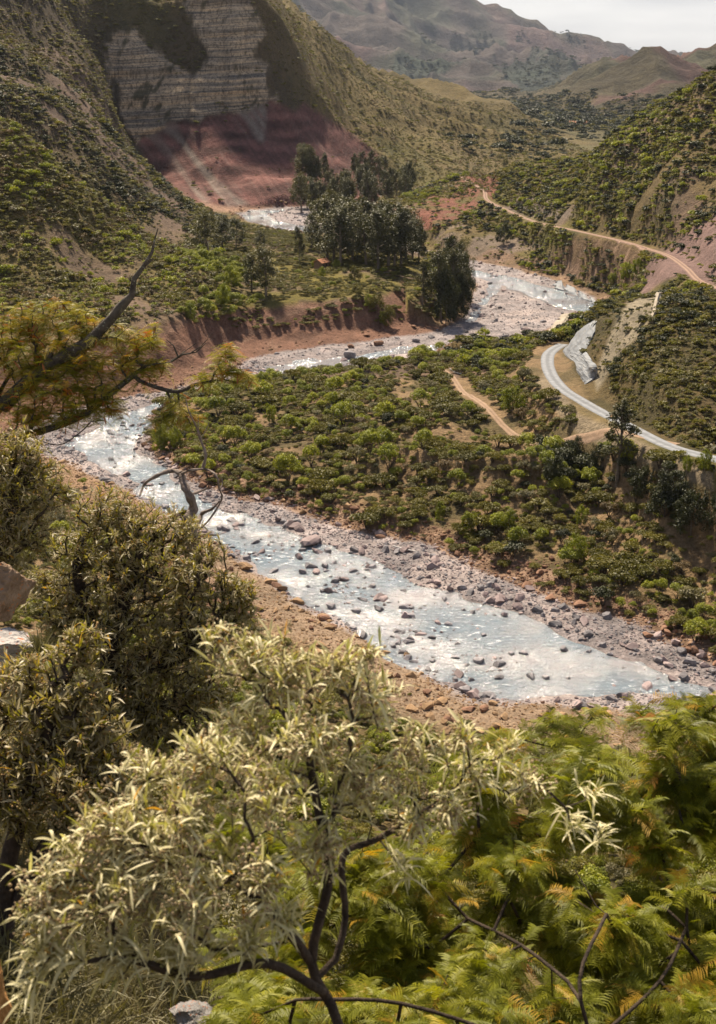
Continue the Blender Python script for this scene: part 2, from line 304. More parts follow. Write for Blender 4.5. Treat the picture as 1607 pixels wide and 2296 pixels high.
def tex_noise(nt, scale, detail=4, rough=.55, vec=None, coord='Object', dist=0):
    n = nt.nodes.new('ShaderNodeTexNoise'); n.inputs['Scale'].default_value = scale; n.inputs['Detail'].default_value = detail
    n.inputs['Roughness'].default_value = rough; n.inputs['Distortion'].default_value = dist
    if vec is None:
        t = nt.nodes.new('ShaderNodeTexCoord'); vec = t.outputs[coord]
    nt.links.new(vec, n.inputs['Vector']); return n.outputs['Fac']
def terrain_mat():
    m, nt, N, L = new_mat('valley_ground')
    at = N('ShaderNodeAttribute'); at.attribute_name = 'Col'
    geo = N('ShaderNodeNewGeometry')
    # grain whose size keeps step with how coarse the ground is seen: three scales
    n1 = tex_noise(nt, 2.2, 6, .7, geo.outputs['Position'])
    n2 = tex_noise(nt, .33, 7, .72, geo.outputs['Position'])
    n3 = tex_noise(nt, .03, 8, .7, geo.outputs['Position'])
    n4 = tex_noise(nt, .0042, 12, .72, geo.outputs['Position'])
    # bedded rock of the far cliff: thin level beds with upright cracks
    sp = N('ShaderNodeSeparateXYZ'); L(geo.outputs['Position'], sp.inputs[0])
    lay = math_n(nt, 'ADD', math_n(nt, 'ADD', sp.outputs[2], math_n(nt, 'MULTIPLY', sp.outputs[0], -.06)), math_n(nt, 'MULTIPLY', tex_noise(nt, .03, 3, .5, geo.outputs['Position']), 5.0))
    def bed_noise(sx, sz, det):
        cb = N('ShaderNodeCombineXYZ'); L(math_n(nt, 'MULTIPLY', sp.outputs[0], sx), cb.inputs[0]); L(math_n(nt, 'MULTIPLY', sp.outputs[1], sx), cb.inputs[1]); L(math_n(nt, 'MULTIPLY', lay, sz), cb.inputs[2])
        return tex_noise(nt, 1.0, det, .6, cb.outputs[0])
    beds = math_n(nt, 'ADD', math_n(nt, 'MULTIPLY', bed_noise(.012, .55, 3), .5), math_n(nt, 'MULTIPLY', bed_noise(.03, 1.7, 2), .5))
    crack = ramp(nt, bed_noise(.9, .22, 3), [(.38, .55), (.5, 1.05)])
    rock = ramp(nt, beds, [(.36, (.10, .088, .078)), (.44, (.20, .165, .13)), (.50, (.29, .225, .155)), (.56, (.43, .325, .215)), (.64, (.48, .33, .19))])
    rock = mixc(nt, 1, rock, crack, 'MULTIPLY')
    sa = N('ShaderNodeAttribute'); sa.attribute_name = 'strata'
    base_c = mixc(nt, sa.outputs['Fac'], at.outputs['Color'], rock)
    fy = N('ShaderNodeMapRange'); fy.inputs['From Min'].default_value = 900; fy.inputs['From Max'].default_value = 1700; L(sp.outputs[1], fy.inputs['Value']); farm = fy.outputs[0]
    f = math_n(nt, 'MULTIPLY', ramp(nt, n1, [(.3, .62), (.7, 1.35)]), math_n(nt, 'MULTIPLY', ramp(nt, n2, [(.3, .68), (.7, 1.3)]), math_n(nt, 'MULTIPLY', ramp(nt, n3, [(.3, .75), (.7, 1.25)]), mixc(nt, farm, 1.0, ramp(nt, n4, [(.36, .55), (.62, 1.35)])))))
    col = mixc(nt, 1.0, base_c, f, 'MULTIPLY')
    b = N('ShaderNodeBsdfPrincipled'); b.inputs['Roughness'].default_value = .95; b.inputs['Specular IOR Level'].default_value = .2
    L(col, b.inputs['Base Color'])
    vo = N('ShaderNodeTexVoronoi'); vo.inputs['Scale'].default_value = 1.6; L(geo.outputs['Position'], vo.inputs['Vector'])
    hgt = math_n(nt, 'ADD', math_n(nt, 'ADD', math_n(nt, 'MULTIPLY', n1, .25), math_n(nt, 'MULTIPLY', math_n(nt, 'MULTIPLY', n4, 85.0), farm)), math_n(nt, 'ADD', math_n(nt, 'MULTIPLY', n2, 1.4), math_n(nt, 'MULTIPLY', vo.outputs['Distance'], .18)))
    bp = N('ShaderNodeBump'); bp.inputs['Strength'].default_value = .8; bp.inputs['Distance'].default_value = 1.0
    L(hgt, bp.inputs['Height']); L(bp.outputs[0], b.inputs['Normal'])
    o = N('ShaderNodeOutputMaterial'); L(b.outputs[0], o.inputs[0]); return m
def water_mat():
    m, nt, N, L = new_mat('silty_water')
    geo = N('ShaderNodeNewGeometry')
    mp = N('ShaderNodeMapping'); mp.inputs['Rotation'].default_value = (0, 0, D2R(38)); mp.inputs['Scale'].default_value = (.55, 1.3, 1)
    L(geo.outputs['Position'], mp.inputs[0])
    big = tex_noise(nt, .09, 4, .55, geo.outputs['Position'])
    rip = tex_noise(nt, 1.5, 5, .65, mp.outputs[0], dist=.4)
    rip2 = tex_noise(nt, 5.5, 3, .6, mp.outputs[0])
    rough_zone = ramp(nt, big, [(.38, .2), (.58, 1.0)])
    hgt = math_n(nt, 'MULTIPLY', math_n(nt, 'ADD', math_n(nt, 'MULTIPLY', rip, .5), math_n(nt, 'MULTIPLY', rip2, .14)), rough_zone)
    bp = N('ShaderNodeBump'); bp.inputs['Strength'].default_value = .9; bp.inputs['Distance'].default_value = 1.3
    L(hgt, bp.inputs['Height'])
    foam_glint = math_n(nt, 'MULTIPLY', ramp(nt, rip, [(.55, 0.0), (.66, 1.0)]), ramp(nt, big, [(.50, 0.0), (.66, .8)]))  # white water, plus sun sparkle painted into the same white flecks
    col = mixc(nt, foam_glint, mixc(nt, ramp(nt, big, [(.35, 0.0), (.65, 1.0)]), (.20, .185, .18), (.185, .24, .28)), (.9, .92, .93))
    b = N('ShaderNodeBsdfPrincipled'); b.inputs['Specular IOR Level'].default_value = 1.0; b.inputs['IOR'].default_value = 1.6
    L(col, b.inputs['Base Color']); L(bp.outputs[0], b.inputs['Normal'])
    L(mixc(nt, foam_glint, .10, .6), b.inputs['Roughness'])
    o = N('ShaderNodeOutputMaterial'); L(b.outputs[0], o.inputs[0]); return m
MT = {}

def mesh_obj(name, verts, faces, mat, parent=None, smooth=False, loose=None):
    me = bpy.data.meshes.new(name)
    verts = np.asarray(verts, np.float32).reshape(-1, 3)
    if isinstance(faces, np.ndarray):
        k = faces.shape[1]; nf = len(faces)
        me.vertices.add(len(verts)); me.vertices.foreach_set('co', verts.ravel())
        me.loops.add(nf * k); me.loops.foreach_set('vertex_index', faces.astype(np.int32).ravel())
        me.polygons.add(nf); me.polygons.foreach_set('loop_start', np.arange(nf, dtype=np.int32) * k)
        me.update(calc_edges=True)
    else:
        me.from_pydata(verts.tolist(), [], faces); me.update()
    if smooth: me.polygons.foreach_set('use_smooth', np.ones(len(me.polygons), bool))
    if mat: me.materials.append(mat)
    o = bpy.data.objects.new(name, me); scene.collection.objects.link(o)
    if parent: o.parent = parent
    return o
def tag(o, label=None, cat=None, group=None, kind=None):
    if label: o['label'] = label
    if cat: o['category'] = cat
    if group: o['group'] = group
    if kind: o['kind'] = kind
    return o
def empty(name, loc=(0, 0, 0)):
    e = bpy.data.objects.new(name, None); e.empty_display_size = .3; scene.collection.objects.link(e); e.location = loc; return e
def set_color(o, col):
    a = o.data.color_attributes.new('Col', 'FLOAT_COLOR', 'POINT')
    c = np.ones((len(o.data.vertices), 4), np.float32); c[:, :3] = col
    a.data.foreach_set('color', c.ravel())

# ------------------------------------------------------------------ colour zones of the land
def zone(u, v, Y, poly, y0, y1, soft=6):
    m = (Y > y0) & (Y < y1); r = np.zeros(u.shape); i = np.nonzero(m)
    if len(i[0]): r[i] = sstep(soft, -soft, poly_sd(u[i], v[i], poly))
    return r
def mixa(c, w, k): return c * (1 - w[..., None]) + np.asarray(k) * w[..., None]
CLIFF = [(238, 75), (290, 60), (330, 110), (410, 160), (440, 170), (470, 130), (430, 60), (420, -30), (560, -30), (575, 40), (596, 85), (578, 130), (612, 160), (600, 195), (622, 232), (540, 250), (420, 275), (385, 275), (352, 292), (300, 312), (278, 280), (255, 205), (246, 150)]
RED = [(300, 312), (352, 292), (385, 275), (420, 275), (540, 250), (618, 226), (660, 250), (680, 230), (715, 250), (770, 290), (850, 350), (878, 385), (900, 420), (820, 470), (700, 470), (480, 470), (400, 440), (330, 380)]
SPURVEG = [(575, 40), (620, 90), (660, 170), (668, 240), (650, 275), (628, 262), (617, 225), (590, 110)]
GREY_SCREE = [[(352, 292), (385, 275), (420, 330), (480, 390), (520, 430), (560, 460), (520, 465), (440, 375), (400, 330)], [(525, 245), (600, 232), (598, 280), (590, 325), (580, 322), (555, 275)], [(320, 300), (345, 300), (420, 400), (480, 455), (470, 465), (400, 395)]]
def ground_color(x, y, z, sb, sw, rd, bw, nrm_z):
    u, v = project(x, y, z)
    sc = y * .012
    u2 = u + fbm(x / (sc * 3), y / (sc * 3), 3, 71) * 16; v2 = v + fbm(x / (sc * 3) + 30, y / (sc * 3), 3, 72) * 14
    n = fbm(x / 6, y / 6, 4, 73); nb = fbm(x / 38, y / 38, 4, 74); nB = fbm(x / 260, y / 260, 5, 75)
    c = np.zeros(x.shape + (3,)) + np.array([.125, .088, .036])
    c = mixa(c, sstep(-.2, .35, nb), (.105, .085, .024))
    c = mixa(c, sstep(.1, .5, n) * .6, (.055, .055, .018))
    hill_shade = sstep(385, 420, y + 0 * x) * (1 - sstep(640, 720, y)) * (x < -25) * (z > 8)
    c = mixa(c, hill_shade * .9, (.062, .044, .027)); c = mixa(c, (y > 255) * (y < 385) * (x < -15) * sstep(-.2, .3, nb) * (z > 12) * .8, (.15, .11, .04))  # lighting painted in: back hill ground darker as if shaded, near hill lighter
    # bushy flats: pale dry earth openings
    ter = sstep(1, 4, sb) * (1 - sstep(9.5, 13, z)) * (y > 105) * (y < 260)
    c = mixa(c, ter, (.19, .125, .065)); c = mixa(c, ter * sstep(-.15, .25, n), (.10, .075, .033))
    flat = zone(u, v, y, [(540, 560), (700, 545), (1000, 590), (1060, 640), (1000, 710), (560, 735), (420, 730), (500, 620)], 280, 420, 8)
    c = mixa(c, flat, (.125, .10, .02)); c = mixa(c, flat * sstep(0, .4, n), (.10, .075, .03))
    # bare patches on the slopes
    bare = sstep(.12, .42, fbm(x / 21 + 9, y / 21, 4, 76)) * (y > 230) * (y < 620)
    c = mixa(c, bare * .75, (.13, .085, .062))
    # right hillside: red road cut, grey scree, purple slope
    c = mixa(c, zone(u2, v2, y, [(905, 470), (960, 440), (1045, 400), (1085, 430), (1085, 460), (1010, 500), (950, 520)], 300, 560, 10) * sstep(-.3, .2, n), (.17, .068, .045))
    c = mixa(c, zone(u2, v2, y, [(1035, 392), (1110, 388), (1120, 410), (1105, 450), (1080, 425)], 300, 560, 4), (.17, .07, .045))
    c = mixa(c, zone(u2, v2, y, [(1130, 470), (1180, 435), (1260, 455), (1290, 480), (1240, 500), (1180, 490)], 300, 560, 12) * .8, (.16, .125, .10))
    c = mixa(c, zone(u2, v2, y, [(1180, 365), (1260, 350), (1330, 330), (1350, 300), (1290, 340)], 380, 560, 8) * .8, (.17, .10, .06))
    c = mixa(c, zone(u2, v2, y, [(1440, 665), (1455, 590), (1500, 570), (1560, 510), (1640, 470), (1640, 645), (1590, 640), (1530, 620)], 235, 330, 6), (.175, .11, .095))
    c = mixa(c, zone(u2, v2, y, [(1500, 450), (1560, 400), (1640, 370), (1640, 430), (1590, 480), (1520, 500)], 280, 400, 14) * sstep(-.3, .3, nb), (.13, .07, .055))
    c = mixa(c, zone(u2, v2, y, [(950, 540), (1030, 500), (1180, 540), (1300, 600), (1330, 665), (1250, 630), (1100, 592)], 320, 480, 8) * sstep(-.2, .3, n) * .8, (.19, .14, .11))
    # front right hill: grassy ochre, rock slab, bare crest
    fr = zone(u, v, y, [(1240, 720), (1290, 690), (1350, 685), (1440, 645), (1530, 615), (1700, 640), (1700, 1040), (1500, 1000), (1320, 900)], 150, 240, 8)
    c = mixa(c, fr * .8, (.095, .066, .026)); c = mixa(c, fr * sstep(-.1, .3, n) * .8, (.055, .045, .016))
    c = mixa(c, zone(u2, v2, y, [(1430, 650), (1490, 640), (1480, 700), (1430, 760), (1400, 790), (1360, 850), (1340, 870), (1330, 840), (1370, 760)], 150, 240, 8) * .9, (.24, .20, .14))
    c = mixa(c, zone(u2, v2, y, [(1225, 745), (1262, 708), (1285, 700), (1265, 740), (1240, 752)], 200, 250, 4), (.28, .23, .17))
    c = mixa(c, zone(u, v, y, [(1200, 860), (1225, 830), (1300, 930), (1390, 965), (1500, 1020), (1600, 1060), (1600, 1100), (1450, 1040), (1300, 975), (1225, 900)], 140, 230, 8), (.20, .155, .10))
    # far river wall
    red = zone(u2, v2, y, RED, 520, 800, 8)
    rb = np.sin((z + .035 * x + 3 * fbm(x / 60, y / 60, 2, 81)) * .9) * .5 + .5
    rc = np.array([.135, .060, .050]) * (.7 + .5 * rb[..., None]) * (1 + .6 * fbm(x / 12, z / 3, 3, 82)[..., None])
    rl = noise((u - v * .75) / 7, v / 70, 187) * .6 + noise((u - v * .7) / 3, v / 30, 188) * .5
    rc = mixa(rc * (1 + .35 * rl[..., None]), sstep(.25, .6, rl) * .4, (.115, .083, .072))
    c = c * (1 - red[..., None]) + rc * red[..., None]
    for g in GREY_SCREE:
        c = mixa(c, zone(u2, v2, y, g, 520, 800, 8) * (.55 + .45 * sstep(-.3, .3, noise((u - v * .8) / 9, v / 90, 83))), (.19, .15, .125))
    c = mixa(c, zone(u2, v, y, [(400, 470), (460, 452), (520, 465), (700, 462), (900, 452), (900, 480), (560, 476)], 480, 640, 6), (.27, .165, .115))
    rg = fbm(x / 4.5, y / 4.5, 4, 171) * 24; cl = zone(u2 + rg, v2 + fbm(x / 5 + 9, y / 5, 4, 172) * 13, y, CLIFF, 560, 900, 7)
    patch = sstep(.22, .46, fbm(u / 30 + v / 60, v / 60 - u / 160, 5, 90, .6))
    strata = cl * (1 - patch * .95)
    c = mixa(c, cl * patch, (.07, .06, .03))
    # dry grass hill, valley floor, distant range
    far = sstep(720, 900, y) * (1 - sstep(1250, 1500, y))
    c = mixa(c, far * .85, (.125, .092, .035)); c = mixa(c, far * sstep(0, .35, fbm(x / 70, y / 70, 4, 91)) * .8, (.085, .075, .03))
    mid = sstep(1250, 1500, y) * (1 - sstep(2700, 3200, y))
    c = mixa(c, mid, (.10, .08, .042)); c = mixa(c, mid * sstep(-.05, .2, nB), (.075, .068, .035)); c = mixa(c, mid * sstep(.1, .4, fbm(x / 120 + 5, y / 120, 4, 92)) * (z > 12), (.12, .066, .052))
    c = mixa(c, mid * sstep(.15, .3, fbm(x / 90, y / 90, 4, 93)) * (z < 14), (.045, .055, .025))
    mt_ = sstep(2700, 3200, y)
    c = mixa(c, mt_, (.085, .066, .056)); c = mixa(c, mt_ * sstep(-.1, .3, nB), (.062, .062, .04))
    c = mixa(c, mt_ * sstep(.1, .35, fbm(x / 400 + 7, y / 700, 5, 94)) * .7, (.13, .078, .07))
    c = mixa(c, mt_ * sstep(.12, .2, fbm(x / 180 + 3, y / 320, 5, 95)) * (1 - sstep(60, 260, z)) * .9, (.035, .045, .03))
    # earth banks and river bed
    bank = sstep(1.0, .85, sb / bw) * (sb > -2) * (sb < 60) * (y < 420)
    wide = sstep(7, 12, bw)
    bcol = np.array([.17, .088, .058]) * (1 + .35 * n[..., None]) * np.ones(x.shape + (1,))
    bcol = mixa(bcol, sstep(0, .5, fbm(x / 5, z / 1.2, 3, 96)) * .5, (.25, .155, .105))
    c = c * (1 - (bank * wide * (y > 128) * (1 - .8 * ((y > 300) & (x > 12))))[..., None]) + bcol * (bank * wide * (y > 128) * (1 - .8 * ((y > 300) & (x > 12))))[..., None]
    c = mixa(c, bank * (1 - wide), (.17, .105, .065)); c = mixa(c, bank * (1 - wide) * sstep(0, .4, fbm(x / 2.2, y / 2.2, 3, 196)), (.28, .18, .12))
    ns = (poly_sd(x, y, NEAR_SIDE) < 0) * (y > 60) * (y < 220)
    c = mixa(c, zone(u, v, y, [(1334, 718), (1303, 739), (1278, 769), (1266, 794), (1283, 809), (1293, 834), (1308, 849), (1323, 854), (1336, 839), (1345, 800), (1350, 740)], 180, 260, 8), (.26, .25, .24)) if False else c
    c = mixa(c, ns * sstep(10 + 4 * n, 4, sb) * sstep(7, 4, z), (.25, .175, .115))
    lb = (x < -28) & (y < 200) & (y > 118) & (sb < 16) & (z < 6)
    c = mixa(c, np.where(lb, sstep(16, 6, sb), 0), (.26, .165, .10))
    inb = sstep(.6, -.6, sb)
    grv = np.array([.25, .215, .21]) * (1 + .25 * n[..., None] + .3 * fbm(x / 1.7, y / 1.7, 2, 97)[..., None])
    grv = mixa(grv, sstep(.15, .45, fbm(x / 11, y / 11, 3, 98)) * .7, (.38, .31, .285))
    c = c * (1 - inb[..., None]) + grv * inb[..., None]
    c = mixa(c, inb * sstep(.15, -.1, z) * .6, (.17, .13, .11)); c = mixa(c, inb * sstep(.1, .4, fbm(x / 3.5 + 5, y / 3.5, 3, 198)) * .5, (.36, .29, .27))
    c = mixa(c, inb * (y > 520), (.27, .23, .225))
    return np.clip(c, .01, .9), strata

# ------------------------------------------------------------------ the land as one sheet
def build_ground():
    a1 = np.linspace(-.40, .40, 860)
    left = -.40 - (np.linspace(0, 1, 60)[1:] ** 1.5) * .55
    A = np.concatenate([left[::-1], a1, -left])
    na = len(A); NS = 1420
    s = np.linspace(math.log(1.3), math.log(11500), 2600)
    ag, sg = np.meshgrid(A, s, indexing='ij'); yy = np.exp(sg)
    hh = land(ag * yy, yy, detail=False)
    tE = (hh - CAM_H) / yy
    run = np.maximum.accumulate(tE, axis=1)
    dt = np.diff(tE, axis=1); vis = (tE[:, 1:] >= run[:, 1:] - .002)
    wgt = np.where(vis, np.clip(dt, 0, None), 0) * (tE[:, 1:] > -1.1) + np.diff(sg, axis=1) * (.055 + .16 * (yy[:, 1:] > 1200)) + np.where(tE[:, 1:] > -.6, .00004, 0)
    k = np.hanning(25); k /= k.sum()
    wp = np.pad(wgt, ((12, 12), (0, 0)), 'edge')
    wgt = sum(wp[i:i + na] * k[i] for i in range(25))
    ks = np.hanning(15); ks /= ks.sum(); wp = np.pad(wgt, ((0, 0), (7, 7)), 'edge')
    wgt = sum(wp[:, i:i + wgt.shape[1]] * ks[i] for i in range(15))
    cum = np.concatenate([np.zeros((na, 1)), np.cumsum(wgt, axis=1)], axis=1); cum /= cum[:, -1:]
    S = np.stack([np.interp(np.linspace(0, 1, NS), cum[i], s) for i in range(na)])
    Y = np.exp(S); X = A[:, None] * Y
    z, sb, sw, rd, bw = land(X, Y, full=True)
    # rock ledges on the far cliff stand out and set back a little
    u, v = project(X, Y, z)
    cl = zone(u, v, Y, CLIFF, 560, 900, 6)
    lay = z - .06 * X
    Y2 = Y - cl * (noise(lay * .9, X / 160, 85) * 1.3 + noise(lay * .25, X / 200, 87) * 1.2 + np.abs(noise(X / 9, lay / 60, 99)) * 3.5)
    co = np.stack([X, Y2, z], -1)
    ii = np.arange(na * NS).reshape(na, NS)
    f = np.stack([ii[:-1, :-1], ii[1:, :-1], ii[1:, 1:], ii[:-1, 1:]], -1).reshape(-1, 4)
    o = mesh_obj('ground', co.reshape(-1, 3), f, terrain_mat(), smooth=True)
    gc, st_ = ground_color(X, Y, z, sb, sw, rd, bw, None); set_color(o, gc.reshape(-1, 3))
    o.data.attributes.new('strata', 'FLOAT', 'POINT').data.foreach_set('value', st_.astype(np.float32).ravel())
    return tag(o, 'valley floor, earth banks and dry scrubby hillsides cut by the river', 'ground', kind='structure')
ground = build_ground()

# ------------------------------------------------------------------ the river surface
def build_river():
    xs = np.arange(-190, 200, 1.6); ys = np.concatenate([np.arange(88, 260, 1.2), np.arange(260, 640, 3)])
    X, Y = np.meshgrid(xs, ys, indexing='ij'); sb, sw = bed_fields(X.ravel(), Y.ravel())
    sb = sb.reshape(X.shape); ok = sb < 4
    zz = .03 * noise(X / 5, Y / 5, 5) * 1.0
    ii = np.arange(X.size).reshape(X.shape)
    q = ok[:-1, :-1] & ok[1:, :-1] & ok[1:, 1:] & ok[:-1, 1:]
    f = np.stack([ii[:-1, :-1], ii[1:, :-1], ii[1:, 1:], ii[:-1, 1:]], -1)[q]
    used, inv = np.unique(f, return_inverse=True)
    co = np.stack([X, Y, zz], -1).reshape(-1, 3)[used]
    o = mesh_obj('river', co, inv.reshape(-1, 4), water_mat(), smooth=True)
    return tag(o, 'shallow silty river glinting between gravel bars', 'river', kind='structure')
build_river()

def ribbon(name, pts, hw, mat, lift, nx=7):
    p = np.array(smooth_line(pts, 5)); t = np.gradient(p[:, :2], axis=0); t /= np.linalg.norm(t, axis=1)[:, None]
    nrm = np.stack([-t[:, 1], t[:, 0]], 1)
    V = []; UV = []
    run = np.concatenate([[0], np.cumsum(np.linalg.norm(np.diff(p[:, :2], axis=0), axis=1))])
    for j in range(nx):
        s = (j / (nx - 1) * 2 - 1)
        w_ = hw * (1 + .10 * noise(run / 6, run * 0 + (s > 0) * 7, 31)) if abs(s) > .9 else np.full(len(p), hw)
        xy = p[:, :2] + nrm * (s * w_)[:, None]
        zz = land(xy[:, 0], xy[:, 1]) + lift - (.25 if abs(s) > .99 else 0)
        V.append(np.column_stack([xy, zz])); UV.append(np.column_stack([np.full(len(p), s), run]))
    V = np.stack(V, 1); UV = np.stack(UV, 1).reshape(-1, 2); n = len(p)
    ii = np.arange(n * nx).reshape(n, nx)
    f = np.stack([ii[:-1, :-1], ii[:-1, 1:], ii[1:, 1:], ii[1:, :-1]], -1).reshape(-1, 4)
    o = mesh_obj(name, V.reshape(-1, 3), f, mat, smooth=True)
    a = o.data.attributes.new('lane', 'FLOAT', 'POINT'); a.data.foreach_set('value', UV[:, 0].astype(np.float32))
    return o
def road_mat(name, base, rut):
    m, nt, N, L = new_mat(name)
    at = N('ShaderNodeAttribute'); at.attribute_name = 'lane'
    geo = N('ShaderNodeNewGeometry')
    la = math_n(nt, 'ABSOLUTE', at.outputs['Fac'])
    rutm = ramp(nt, la, [(.12, 0.0), (.3, 1.0), (.55, 1.0), (.72, 0.0)])
    n = tex_noise(nt, 1.3, 6, .7, geo.outputs['Position'])
    c = mixc(nt, math_n(nt, 'MULTIPLY', rutm, .9), base, rut)
    c = mixc(nt, 1, c, ramp(nt, n, [(.3, .7), (.7, 1.2)]), 'MULTIPLY')
    b = N('ShaderNodeBsdfPrincipled'); b.inputs['Roughness'].default_value = .95; L(c, b.inputs['Base Color'])
    bp = N('ShaderNodeBump'); bp.inputs['Distance'].default_value = .15; L(n, bp.inputs['Height']); L(bp.outputs[0], b.inputs['Normal'])
    o = N('ShaderNodeOutputMaterial'); L(b.outputs[0], o.inputs[0]); return m
grey_m = road_mat('grey_gravel', (.16, .165, .175), (.24, .245, .26))
tag(ribbon('gravel_road', GREY_ROAD, 1.55, grey_m, .08), 'pale grey gravel road curving round the foot of the near hill', 'road', kind='structure')
tag(ribbon('dirt_road', DIRT_ROAD, 1.1, road_mat('red_dirt', (.17, .10, .07), (.29, .185, .13)), .10), 'reddish dirt road traversing the right hillside', 'road', kind='structure')
tag(ribbon('footpath', PATH, .8, road_mat('dry_earth', (.22, .14, .085), (.29, .19, .12)), .06), 'sandy track winding through the bushes to the river', 'path', kind='structure')
# ------------------------------------------------------------------ foliage and rock materials
def leaf_mat(name, stops, trans=.35, rough=.55, tintamt=.6, spec=.35, backc=None):
    m, nt, N, L = new_mat(name)
    oi = N('ShaderNodeObjectInfo'); at = N('ShaderNodeAttribute'); at.attribute_name = 'tint'
    f = math_n(nt, 'ADD', math_n(nt, 'MULTIPLY', oi.outputs['Random'], 1 - tintamt), math_n(nt, 'MULTIPLY', at.outputs['Fac'], tintamt), True)
    c = ramp(nt, f, stops)
    if backc:
        g = N('ShaderNodeNewGeometry'); c = mixc(nt, g.outputs['Backfacing'], c, backc)
    b = N('ShaderNodeBsdfPrincipled'); b.inputs['Roughness'].default_value = rough; b.inputs['Specular IOR Level'].default_value = spec
    L(c, b.inputs['Base Color'])
    t = N('ShaderNodeBsdfTranslucent'); L(mixc(nt, 1, c, (1.25, 1.3, .55), 'MULTIPLY'), t.inputs[0])
    mx = N('ShaderNodeMixShader'); mx.inputs[0].default_value = trans * .8
    L(b.outputs[0], mx.inputs[1]); L(t.outputs[0], mx.inputs[2])
    o = N('ShaderNodeOutputMaterial'); L(mx.outputs[0], o.inputs[0]); return m
def solid_mat(name, c1, c2, scale=8, rough=.9, bump=.3, coord='Object', spec=.2, extra=None):
    m, nt, N, L = new_mat(name)
    n = tex_noise(nt, scale, 6, .65, coord=coord); oi = N('ShaderNodeObjectInfo')
    c = mixc(nt, ramp(nt, n, [(.3, 0.0), (.7, 1.0)]), c1, c2)
    c = mixc(nt, 1, c, ramp(nt, oi.outputs['Random'], [(0.0, .72), (1.0, 1.25)]), 'MULTIPLY')
    if extra:
        n2 = tex_noise(nt, scale * extra[0], 4, .6, coord=coord, dist=.5); c = mixc(nt, ramp(nt, n2, [(extra[1], 0.0), (extra[1] + .05, 1.0)]), c, extra[2])
    b = N('ShaderNodeBsdfPrincipled'); b.inputs['Roughness'].default_value = rough; b.inputs['Specular IOR Level'].default_value = spec
    L(c, b.inputs['Base Color']); bp = N('ShaderNodeBump'); bp.inputs['Strength'].default_value = bump; bp.inputs['Distance'].default_value = .05
    L(n, bp.inputs['Height']); L(bp.outputs[0], b.inputs['Normal'])
    o = N('ShaderNodeOutputMaterial'); L(b.outputs[0], o.inputs[0]); return m
M_BRIGHT = leaf_mat('bright_green_leaves', [(0.0, (.085, .10, .006)), (.5, (.20, .215, .010)), (1.0, (.34, .32, .02))], .4)
M_OLIVE = leaf_mat('olive_leaves', [(0.0, (.050, .046, .004)), (.5, (.12, .105, .008)), (1.0, (.21, .165, .014))], .3)
M_DARK = leaf_mat('dark_leaves', [(0.0, (.018, .020, .006)), (.6, (.038, .042, .009)), (1.0, (.07, .07, .014))], .28)
M_GREY = leaf_mat('grey_green_leaves', [(0.0, (.075, .066, .025)), (.5, (.14, .12, .05)), (1.0, (.22, .19, .085))], .25)
M_YEL = leaf_mat('yellow_green_leaves', [(0.0, (.08, .075, .014)), (.5, (.15, .14, .02)), (1.0, (.24, .18, .035))], .4)
M_RUST = leaf_mat('brown_twiggy_leaves', [(0.0, (.06, .04, .016)), (.5, (.12, .08, .028)), (1.0, (.20, .12, .04))], .25)
M_EUC = leaf_mat('eucalypt_leaves', [(0.0, (.032, .032, .008)), (.5, (.070, .067, .016)), (1.0, (.14, .118, .03))], .22)
M_STEM = solid_mat('dark_stem', (.045, .032, .022), (.11, .08, .055), 5)
M_ROCK = solid_mat('grey_river_rock', (.11, .10, .105), (.29, .265, .27), 1.3, .75, .6, extra=(3, .62, (.10, .095, .10)))
M_PINK = solid_mat('pinkish_river_rock', (.19, .14, .135), (.33, .26, .25), 1.3, .8, .6)
M_TAN = solid_mat('tan_bank_rock', (.19, .115, .06), (.37, .24, .135), 1.5, .9, .7)
M_BROWN = solid_mat('red_brown_bank_rock', (.13, .065, .04), (.27, .155, .10), 1.5, .9, .7)

